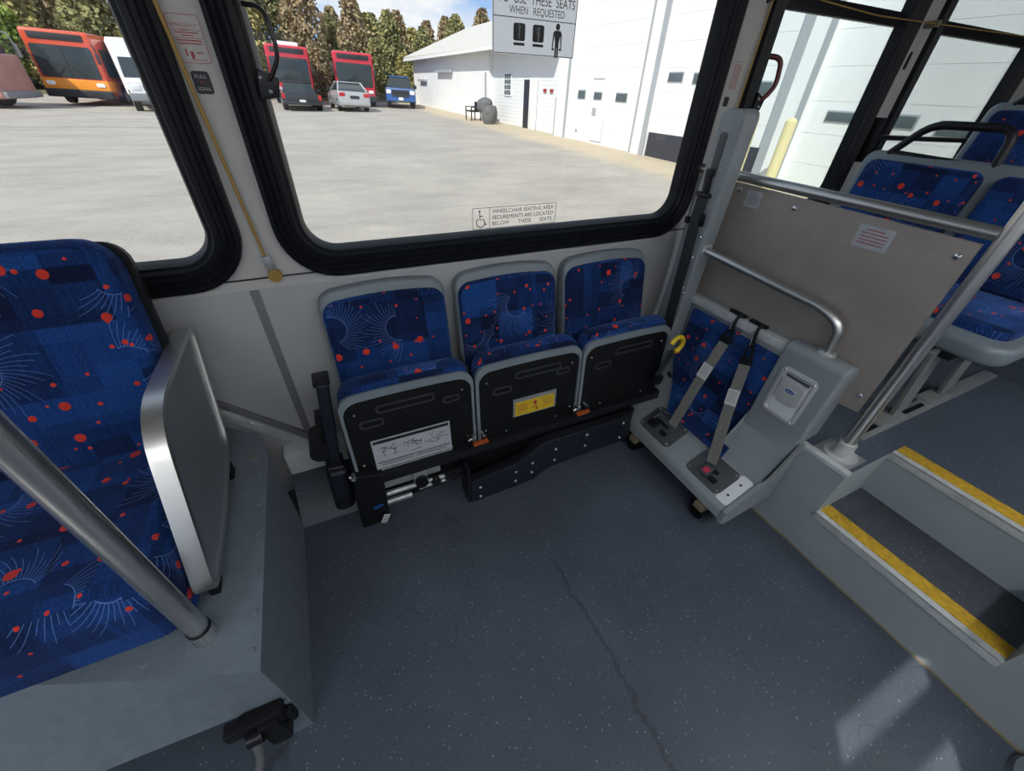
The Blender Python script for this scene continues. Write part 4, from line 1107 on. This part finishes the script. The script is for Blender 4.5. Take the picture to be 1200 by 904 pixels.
bm = B(); box(bm, (XB-.3, 31.5, 2.05), (XB, 34.8, 2.2)); box(bm, (XB-.25, 38.0, 1.55), (XB, 40.0, 1.68)); obj('wall_lamp_ledge', bm, M['x_trim'], t)
bm = B(); box(bm, (XB-.06, 25.6, .9), (XB-.01, 25.75, 2.0)); box(bm, (XB+.1, 17.9, -.3), (XB+.2, 18.02, 1.1)); obj('downpipe', bm, M['x_trim'], t)
for y, lb in ((19.2, 'small red notice on the annex wall nearer the open door'), (18.6, 'small red notice on the annex wall nearer the garage')):
    b = B(); box(b, (XB+.19, y-.12, 1.26), (XB+.225, y+.12, 1.38)); tag(obj('notice', b, M['redink'], None), lb, 'notice')
# bench and wrapped things
t = thing('garden_chair', 'black metal chair standing against the white annex wall', 'chair', (XB-.9, 25.4, gz(0, 25)))
g0 = gz(0, 25)
bm = B(); box(bm, (XB-1.2, 24.9, g0+.40), (XB-.6, 25.9, g0+.46), .02); obj('seat', bm, M['black'], t)
bm = B(); box(bm, (XB-.64, 24.9, g0+.46), (XB-.58, 25.9, g0+.85), .02); obj('backrest', bm, M['black'], t)
for dx in (-1.17, -.63):
    for yy in (24.95, 25.85):
        b = B(); box(b, (XB+dx-.025, yy-.025, g0), (XB+dx+.025, yy+.025, g0+.62)); obj('leg', b, M['black'], t)
for yy in (24.93, 25.87):
    b = B(); box(b, (XB-1.2, yy-.03, g0+.60), (XB-.6, yy+.03, g0+.64), .01); obj('armrest', b, M['black'], t)
M['x_tarp'] = mat('grey_tarp', (.12, .12, .125), .8, var=.3, vscale=4)
def blob(bm, c, s, sub=3, amp=.12, seed=0):
    r = random.Random(seed); q = bmesh.new(); bmesh.ops.create_icosphere(q, subdivisions=sub, radius=1)
    ph = [r.uniform(0, 6) for _ in range(6)]
    for v in q.verts:
        k = 1+amp*(math.sin(v.co.x*5+ph[0])+math.sin(v.co.y*6+ph[1])+math.sin(v.co.z*5+ph[2]))/2
        v.co = V((c[0]+v.co.x*s[0]*k, c[1]+v.co.y*s[1]*k, max(c[2]+v.co.z*s[2]*k, c[2]-s[2]*.9)))
    merge(bm, q)
bm = B(); blob(bm, (XB-.7, 24.1, g0+.72), (.4, .62, .36), seed=1); tag(obj('tarp_bundle', bm, M['x_tarp'], None), 'grey tarp bundle heaped beside the black chair', 'bundle')
bm = B()
pr = [(0, 0), (.30, 0), (.40, .25), (.42, .5), (.36, .72), (.30, .78), (0, .78)]
loft(bm, [[(XB-.85+r_*math.cos(a*pi/12), 23.1+r_*math.sin(a*pi/12), g0+z_) for a in range(24)] for r_, z_ in pr[1:-1]], True, True)
tag(obj('wicker_basket', bm, M['x_tarp'], None), 'round grey wicker basket between the tarp bundle and the open door', 'basket')

# vehicles --------------------------------------------------------------
def paint(n, c): return mat(n, c, .3, 0, coat=.6)
VG = mat('vehicle_glass', (.03, .04, .045), .08)
VT = mat('tyre_rubber', (.015, .015, .016), .8)
VH = mat('headlamp_lens', (.75, .77, .78), .15)
VB = mat('vehicle_black_trim', (.02, .02, .024), .5)
VR = mat('tail_lamp', (.45, .02, .02), .3)
VP = mat('number_plate', (.75, .75, .72), .5)
def wheel(t, x, y, r=.48, w=.28):
    b = B(); cyl(b, (x-w/2, y, r), (x+w/2, y, r), r, 24); o = obj('wheel', b, VT, t)
    s = 1 if x > 0 else -1
    b = B(); cyl(b, (x+s*w/2, y, r), (x+s*(w/2+.02), y, r), r*.55, 18); obj('hub', b, M['alu'], o)
def bus(label, body, lower, loc, yaw, L=10.5, W=2.55, H=3.0, style=0, low_name='lower_panel'):
    t = thing('bus', label, 'bus', loc, None, True); t.rotation_euler = (0, .035, yaw)
    b = B(); box(b, (-W/2, 0, .38), (W/2, L, H), .16, 4); obj('body', b, body, t)
    b = B(); prism(b, rrect(W-.30, H*.42, .10, 4), (0, -.002, H*.595), X, Z, -Y, .02, .005); obj('windshield', b, VG, t)
    b = B(); box(b, (-.012, -.035, H*.39), (.012, -.015, H*.80)); obj('windshield_post', b, VB, t)
    b = B(); prism(b, rrect(W-.55, .26, .05, 4), (0, -.002, H-.26), X, Z, -Y, .025, .005); obj('destination_sign', b, VB, t)
    if lower is not None:
        b = B(); box(b, (-W/2-.008, -.012, .62), (W/2+.008, L*.999, H*.375), .06, 3); obj(low_name, b, lower, t)
    b = B(); box(b, (-W/2-.02, -.10, .34), (W/2+.02, .25, .68), .06, 3); obj('bumper', b, VB, t)
    for s in (-1, 1):
        b = B(); prism(b, rrect(.34, .17, .06, 4), (s*(W/2-.32), -.014, .90), X, Z, -Y, .03, .01); obj('headlight', b, VH, t)
        b = B(); box(b, (s*(W/2+.06)-.06, -.18, 1.75), (s*(W/2+.06)+.06, -.08, 2.15), .03); tube(b, [(s*(W/2-.05), .1, 2.5), (s*(W/2+.06), -.12, 2.4), (s*(W/2+.06), -.12, 2.1)], .025, 8); obj('mirror', b, VB, t)
        b = B(); box(b, (s*W/2-.012, .55, H*.42), (s*W/2+.012, L-.5, H*.80), .01); obj('side_window', b, VG, t)
        for y in (2.0, L-2.6): wheel(t, s*(W/2-.13), y)
    for s in (-.5, .5):
        b = B(); tube(b, [(s, -.04, H*.40), (s*.35, -.045, H*.52)], .012, 6); obj('wiper', b, VB, t)
    return t
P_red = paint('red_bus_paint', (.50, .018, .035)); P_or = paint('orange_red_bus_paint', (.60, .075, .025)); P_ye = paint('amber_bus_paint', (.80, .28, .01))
P_sal = mat('faded_salmon_paint', (.42, .20, .16), .6, var=.2, vscale=1.2); P_grey = mat('faded_grey_roof', (.20, .21, .22), .6)
def gl(x, y): return (x, y, gz(x, y))
r1 = bus('red transit bus behind the black pickup, with a white roof unit', P_red, None, gl(.62, 36.4), -.04, L=8.4, H=3.15)
b = B(); box(b, (-.75, .35, 3.13), (.75, 2.4, 3.35), .05); obj('roof_unit', b, M['x_white'], r1)
b = B(); prism(b, rrect(1.1, .34, .08, 4), (0, -.014, .92), X, Z, -Y, .02); obj('grille', b, VB, r1)
bus('red transit bus behind the silver sedan', P_red, None, gl(4.55, 35.5), -.10, L=8.8, H=3.0)
bus('orange transit bus with an amber lower front', P_or, P_ye, gl(-9.35, 31.6), -.03, L=9, H=2.95)
# salmon bus, seen from its side
r3 = thing('bus', 'faded salmon and grey bus parked beside the orange bus', 'bus', gl(-10.75, 29.6), None, True); r3.rotation_euler = (0, 0, pi/2-.14)
b = B(); box(b, (-1.25, .1, .35), (1.25, 9, 1.95), .14, 4); obj('body', b, P_sal, r3)
b = B(); box(b, (-1.2, .45, 1.9), (1.2, 9, 2.85), .10, 4); obj('cabin_glazing', b, VG, r3)
b = B(); box(b, (-1.22, .4, 2.82), (1.22, 9, 2.98), .06, 3); obj('roof', b, P_grey, r3)
b = B(); prism(b, [(1.9, .40), (9, .40), (9, 1.05), (2.2, 1.05)], (1.255, 0, 0), Y, Z, X, .01); obj('grey_side_panel', b, mat('grey_side_paint', (.45, .45, .45), .6), r3)
b = B(); box(b, (-1.2, -.02, .38), (1.27, .25, .62), .06); obj('bumper', b, P_grey, r3)
b = B(); box(b, (1.24, 1.5, 2.1), (1.27, 3.2, 2.6), .02); obj('side_window', b, P_or, r3)  # opaque orange panel paints the red reflection in the side window
for s in (-1, 1):
    for y in (1.55, 7.0): wheel(r3, s*1.14, y, .50)
    b = B(); tube(b, [(s*1.2, .5, 2.75), (s*1.35, .15, 2.7), (s*1.35, .1, 2.3)], .03, 8); box(b, (s*1.35-.08, .02, 1.85), (s*1.35+.08, .14, 2.35), .03); obj('mirror', b, M['alu'], r3)

def car_profile(t, name, pts, W, m, y_in=0, bev=.08):
    b = B(); prism(b, pts, (-W/2, 0, 0), Y, Z, X, W, bev, 3, True); return obj(name, b, m, t)
# silver sedan, tail towards us
t = thing('sedan', 'silver sedan with its tail towards us on the lot', 'car', gl(3.70, 30.3), None, True); t.rotation_euler = (0, .03, .06)
P_sil = paint('silver_car_paint', (.36, .37, .38))
car_profile(t, 'body', [(0, .35), (-.02, .75), (.10, .98), (.5, 1.02), (3.3, .98), (4.4, .80), (4.55, .5), (4.4, .25), (.15, .25)], 1.80, P_sil)
b = B(); loft(b, [[(-.82, .42, 1.0), (.82, .42, 1.0), (.82, 3.3, .97), (-.82, 3.3, .97)], [(-.62, 1.15, 1.42), (.62, 1.15, 1.42), (.62, 2.35, 1.42), (-.62, 2.35, 1.42)]], True, True); obj('cabin_glazing', b, VG, t)
b = B(); box(b, (-.64, 1.1, 1.40), (.64, 2.4, 1.455), .03)
for s in (-1, 1): tube(b, [(s*.83, .40, 1.0), (s*.64, 1.14, 1.42)], .05, 8); tube(b, [(s*.83, 3.3, .98), (s*.64, 2.38, 1.42)], .04, 8)
obj('roof', b, P_sil, t)
b = B(); box(b, (-.88, -.06, .32), (.88, .15, .55), .05); obj('rear_bumper', b, P_sil, t)
b = B(); box(b, (-.26, -.035, .66), (.26, -.01, .80)); obj('number_plate', b, VB, t)
for s in (-1, 1):
    b = B(); box(b, (s*.70-.16, -.03, .74), (s*.70+.16, .06, .93), .03); obj('tail_light', b, VR, t)
    b = B(); box(b, (s*.98-.10, 3.0, .98), (s*.98+.10, 3.12, 1.12), .03); obj('mirror', b, VB, t)
    for y in (.95, 3.65): wheel(t, s*.80, y, .32, .2)
def pickup(label, loc, yaw, col, rear):
    t = thing('pickup_truck', label, 'pickup truck', loc, None, True); t.rotation_euler = (0, .03, yaw)
    P = paint(col[0], col[1])
    if rear:   # tail at y=0
        car_profile(t, 'body', [(0, .55), (0, 1.12), (2.1, 1.14), (5.0, 1.12), (5.5, .95), (5.5, .45), (.1, .45)], 1.95, P, bev=.05); y0, y1 = 2.0, 3.9
        b = B(); box(b, (-.78, -.03, .72), (.78, -.005, 1.05), .01); tg_ = obj('tailgate', b, P, t)
        b = B(); box(b, (-.15, -.05, .60), (.15, -.03, .74)); obj('number_plate', b, VP, t)
        for s in (-1, 1):
            b = B(); box(b, (s*.90-.08, -.03, .75), (s*.90+.08, .06, 1.08), .02); obj('tail_light', b, VR, t)
        b = B(); box(b, (-.98, -.14, .42), (.98, .05, .60), .04); obj('bumper', b, VB, t)
    else:
        car_profile(t, 'body', [(0, .5), (0, 1.0), (.25, 1.14), (1.5, 1.20), (3.4, 1.18), (5.6, 1.15), (5.6, .45), (.1, .42)], 2.0, P, bev=.06); y0, y1 = 1.45, 3.5
        b = B(); prism(b, rrect(1.15, .38, .06, 4), (0, -.005, .88), X, Z, -Y, .03); obj('grille', b, VB, t)
        b = B(); box(b, (-.16, -.12, .50), (.16, -.10, .66)); obj('number_plate', b, VP, t)
        for s in (-1, 1):
            b = B(); box(b, (s*.80-.16, -.03, .84), (s*.80+.16, .08, 1.06), .03); obj('headlight', b, VH, t)
        b = B(); box(b, (-1.0, -.10, .42), (1.0, .1, .62), .05); obj('bumper', b, P, t)
    b = B(); loft(b, [[(-.88, y0, 1.14), (.88, y0, 1.14), (.88, y1, 1.14), (-.88, y1, 1.14)], [(-.70, y0+(.15 if rear else .65), 1.80), (.70, y0+(.15 if rear else .65), 1.80), (.70, y1-(.55 if rear else .12), 1.80), (-.70, y1-(.55 if rear else .12), 1.80)]], True, True); obj('cab_glazing', b, VG, t)
    b = B(); box(b, (-.72, y0+(.1 if rear else .6), 1.78), (.72, y1-.1, 1.86), .04); obj('roof', b, P, t)
    for s in (-1, 1):
        b = B(); box(b, (s*1.08-.12, y0+(1.3 if rear else .3), 1.18), (s*1.08+.12, y0+(1.42 if rear else .42), 1.40), .03); obj('mirror', b, VB, t)
        for y in (1.05, 4.4): wheel(t, s*.86, y, .40, .26)
    return t
pickup('black pickup truck parked tail towards us in front of a red bus', gl(.82, 30.2), .02, ('black_truck_paint', (.018, .02, .024)), True).scale = (1.05, 1, .74)
pickup('dark blue pickup truck facing us beside the white annex', gl(7.35, 34.5), -.20, ('blue_truck_paint', (.02, .085, .28)), False)
# white truck
t = thing('utility_truck', 'white truck with grey bumper parked beside the orange bus', 'truck', gl(-5.55, 28.3), None, True); t.rotation_euler = (0, 0, .25)
b = B(); box(b, (-1.0, 1.3, .55), (1.0, 6, 2.75), .08, 3); obj('box_body', b, M['x_white'], t)
b = B(); loft(b, [[(-.95, .0, .60), (.95, .0, .60), (.95, 1.4, .60), (-.95, 1.4, .60)], [(-.95, .0, 1.15), (.95, .0, 1.15), (.95, 1.4, 1.35), (-.95, 1.4, 1.35)]], True, True); obj('hood', b, M['x_white'], t)
b = B(); loft(b, [[(-.92, .95, 1.28), (.92, .95, 1.28), (.92, 1.5, 1.35), (-.92, 1.5, 1.35)], [(-.84, 1.32, 2.1), (.84, 1.32, 2.1), (.84, 1.5, 2.15), (-.84, 1.5, 2.15)]], True, True); obj('windshield', b, VG, t)
b = B(); box(b, (-1.02, -.16, .42), (1.02, .1, .72), .05); obj('bumper', b, P_grey, t)
for s in (-1, 1):
    b = B(); box(b, (s*.68-.18, -.02, .82), (s*.68+.18, .05, 1.05), .03); obj('headlight', b, VH, t)
    for y in (.75, 4.8): wheel(t, s*.85, y, .42, .28)
b = B(); prism(b, rrect(.8, .25, .04), (0, -.005, .93), X, Z, -Y, .02); obj('grille', b, VB, t)

# trees ------------------------------------------------------------------
LM = [leaf_mat('olive_leaves', (.13, .135, .06), (.26, .255, .11), (.40, .37, .17)),
      leaf_mat('rust_leaves', (.16, .125, .07), (.32, .25, .14), (.46, .37, .22)),
      leaf_mat('yellow_green_leaves', (.17, .16, .06), (.38, .34, .13), (.55, .47, .20)),
      leaf_mat('dark_evergreen_needles', (.02, .032, .018), (.07, .085, .05), (.14, .15, .09)),
      leaf_mat('fresh_green_leaves', (.07, .11, .02), (.22, .30, .06), (.42, .50, .14))]
BARK = mat('bark', (.10, .075, .055), .9, var=.3)
KN = ('olive green', 'rust brown', 'yellow green', 'dark evergreen', 'bright fresh green')
def tree_mesh(k, seed):
    r = random.Random(seed)
    H, Rm = ((11.0, 3.2), (11.8, 2.9), (9.8, 3.1), (12.0, 3.0), (6.0, 2.6))[k]
    b = bmesh.new()
    for i in range(3600):
        f = r.random()**.8
        z = H*(.10+.90*f) if k != 4 else H*(.2+.8*f)
        if k == 3: rad = Rm*(1.04-f)
        elif k == 4: rad = Rm*math.sqrt(max(.05, 1-(2*f-1)**2))
        else: rad = Rm*(math.sin(pi*min(1, f*.75+.22))**.8)*(1-.38*f)+.25
        rad *= .72+.10*math.sin(f*17+seed)+.3*r.random()
        a = r.uniform(0, 2*pi); q = rad*math.sqrt(r.random())
        c = V((q*math.cos(a), q*math.sin(a), z))
        n1 = V((r.gauss(0, 1), r.gauss(0, 1), r.gauss(0, 1)+.4)).normalized(); u = n1.orthogonal().normalized(); w = n1.cross(u)
        s = r.uniform(.10, .30)
        vs = [b.verts.new(c+u*s*p+w*s*.7*q2) for p, q2 in ((-1, -.6), (.2, -1), (1, .2), (-.2, 1))]
        b.faces.new(vs)
    me = bpy.data.meshes.new('foliage'); b.to_mesh(me); b.free(); me.materials.append(LM[k])
    b = bmesh.new(); cyl(b, (0, 0, -.5), (0, 0, H*.8), .20, 10, .04)
    for i in range(5):
        a = r.uniform(0, 6.28); z = H*r.uniform(.3, .6); cyl(b, (0, 0, z), (1.2*math.cos(a), 1.2*math.sin(a), z+1.3), .06, 6, .02)
    m2 = bpy.data.meshes.new('trunk'); b.to_mesh(m2); b.free(); m2.materials.append(BARK)
    return me, m2
TM = [[tree_mesh(k, 11*k+s) for s in range(2)] for k in range(5)]
rt = random.Random(21)
spots = []
kinds = [3, 0, 3, 0, 2, 1, 0, 1, 0, 1, 2, 0, 1, 0, 1, 2, 0, 1, 0, 1, 2, 0, 1, 0]
xx = -26.0
for i, k in enumerate(kinds):
    far = xx > 3
    spots.append((xx, 48.5+(3.2 if i % 2 else 0)+rt.uniform(-.6, .6), k, (rt.uniform(.50, .66) if far else rt.uniform(.76, .92)))); xx += 1.55 if far else 2.4
for i in range(13): spots.append((-26+i*4.0, 57+rt.uniform(-1, 1), (1, 0, 3 if i < 7 else 2, 1)[i % 4], rt.uniform(.85, 1.0) if i < 7 else rt.uniform(.55, .66)))
spots += [(-19.5, 45.2, 4, .95), (-16.4, 45.6, 4, .8), (24, 52, 1, .62), (27, 50, 0, .6)]
for i in range(14): spots.append((-22+i*2.5, 46.0+rt.uniform(-.3, .3), (0, 2, 1, 2)[i % 4], rt.uniform(.30, .42)))
spots.sort()
ORD = ['first', 'second', 'third', 'fourth', 'fifth', 'sixth', 'seventh', 'eighth', 'ninth', 'tenth', 'eleventh', 'twelfth', 'thirteenth', 'fourteenth', 'fifteenth', 'sixteenth', 'seventeenth', 'eighteenth', 'nineteenth', 'twentieth', 'twenty-first', 'twenty-second', 'twenty-third', 'twenty-fourth', 'twenty-fifth', 'twenty-sixth', 'twenty-seventh', 'twenty-eighth', 'twenty-ninth', 'thirtieth']
cnt = {}
for (x, y, k, s) in spots:
    small = s < .45
    key = (k, small); cnt[key] = cnt.get(key, 0)+1
    t = bpy.data.objects.new('bush' if small else 'tree', None); COL.objects.link(t)
    t.location = (x, y, gz(x, y)); t.scale = (s*(1.3 if small else 1.1 if x > 3 else 1), s*(1.3 if small else 1.1 if x > 3 else 1), s); t.rotation_euler = (0, 0, rt.uniform(0, 6.28))
    tag(t, '%s %s in the tree line, %s of its kind from the left' % (KN[k], 'bush' if small else 'tree', ORD[cnt[key]-1]), 'bush' if small else 'tree', 'trees behind the parking lot')
    me, m2 = TM[k][int(rt.random()*2)]
    for nm, mm in (('foliage', me), ('trunk', m2)):
        o = bpy.data.objects.new(nm, mm); COL.objects.link(o); o.parent = t
# grass bank below the trees
bm = B(); vs = [bm.verts.new(p) for p in ((-60, 43, gz(0, 43)+.02), (60, 43, gz(0, 43)+.02), (60, 70, 1.6), (-60, 70, 1.6))]; bm.faces.new(vs)
struct('field', bm, mat('dry_grass_verge', (.14, .12, .05), .95, var=.3, vscale=.6))

# ================================================================== SKY, SUN, CAMERA
w = bpy.data.worlds.new('sky'); SC.world = w; w.use_nodes = True
t = NT(w); bg = t.n['Background']
tc = t.add('ShaderNodeTexCoord')
mp = t.add('ShaderNodeMapping', {'Vector': tc.outputs['Generated'], 'Scale': (1, 1, 2.6), 'Location': (.3, 1.7, .2)})
n = t.add('ShaderNodeTexNoise', {'Vector': mp.outputs[0], 'Scale': 2.6, 'Detail': 6, 'Roughness': .55})
r = t.add('ShaderNodeMapRange', {'Value': n.outputs['Fac'], 'From Min': .45, 'From Max': .60})
c = t.mix(r.outputs[0], (.36, .56, .92), (.95, .96, 1.0))
t.t.links.new(c, bg.inputs['Color']); bg.inputs['Strength'].default_value = 1.1
sun = bpy.data.lights.new('sun', 'SUN'); sun.energy = 5.0; sun.angle = .009; sun.color = (1, .95, .87)
so = bpy.data.objects.new('sun', sun); COL.objects.link(so)
so.rotation_euler = V((.55, .50, -.68)).to_track_quat('-Z', 'Y').to_euler()

SPL = {'pictogram': 0, 'latch_bar': 0, 'bracket': 0, 'hinge': 0, 'end_plate': 0, 'track_slot': 0, 'rivet_set': 'rivet', 'bolt_set': 'bolt', 'screw_set': 'screw', 'bolt': 0, 'console_screw': 'screw',
       'latch_screw': 0, 'plate_screw': 0, 'cover_screw': 0, 'pan_screw': 0, 'grip_ridge': 0, 'downpipe': 0, 'wall_lamp_ledge': 'wall_ledge', 'slot_bar': 0, 'tongue_stop': 0, 'flange_ring': 'flange', 'pictogram_inset': 0,
       'screw_row': 'screw', 'pivot_bolt': 0, 'ratchet': 0, 'corner_foot': 0, 'notice_mark': 0, 'clamp': 0}
for o in list(bpy.data.objects):
    nm = o.name.split('.')[0]
    if o.type == 'MESH' and o.parent and nm in SPL and not o.children: split(o, SPL[nm] or nm)

f = 460.5683408
R = ((0.906792301375543, -0.42021926642953855, 0.033815533227598595), (-0.22923388455902977, -0.5587992467497933, -0.7969913600547003), (0.35380721916889113, 0.7149539635202284, -0.603043349777354))
cam = bpy.data.cameras.new('camera'); co = bpy.data.objects.new('camera', cam); COL.objects.link(co)
rx, dn, fw = V(R[0]), V(R[1]), V(R[2])
m = Matrix((rx, -dn, -fw)).transposed().to_4x4(); m.translation = (0, 0, 1.35)
co.matrix_world = m
cam.sensor_width = 36; cam.sensor_fit = 'HORIZONTAL'; cam.lens = f/1200*36; cam.clip_start = .02; cam.clip_end = 400
SC.camera = co
vs_ = SC.view_settings
vs_.view_transform = 'Standard'; vs_.look = 'None'; vs_.gamma = 1; vs_.use_curve_mapping = False; vs_.exposure = 0
SC.cycles.max_bounces = 8; SC.cycles.transparent_max_bounces = 12
SC.cycles.use_denoising = True
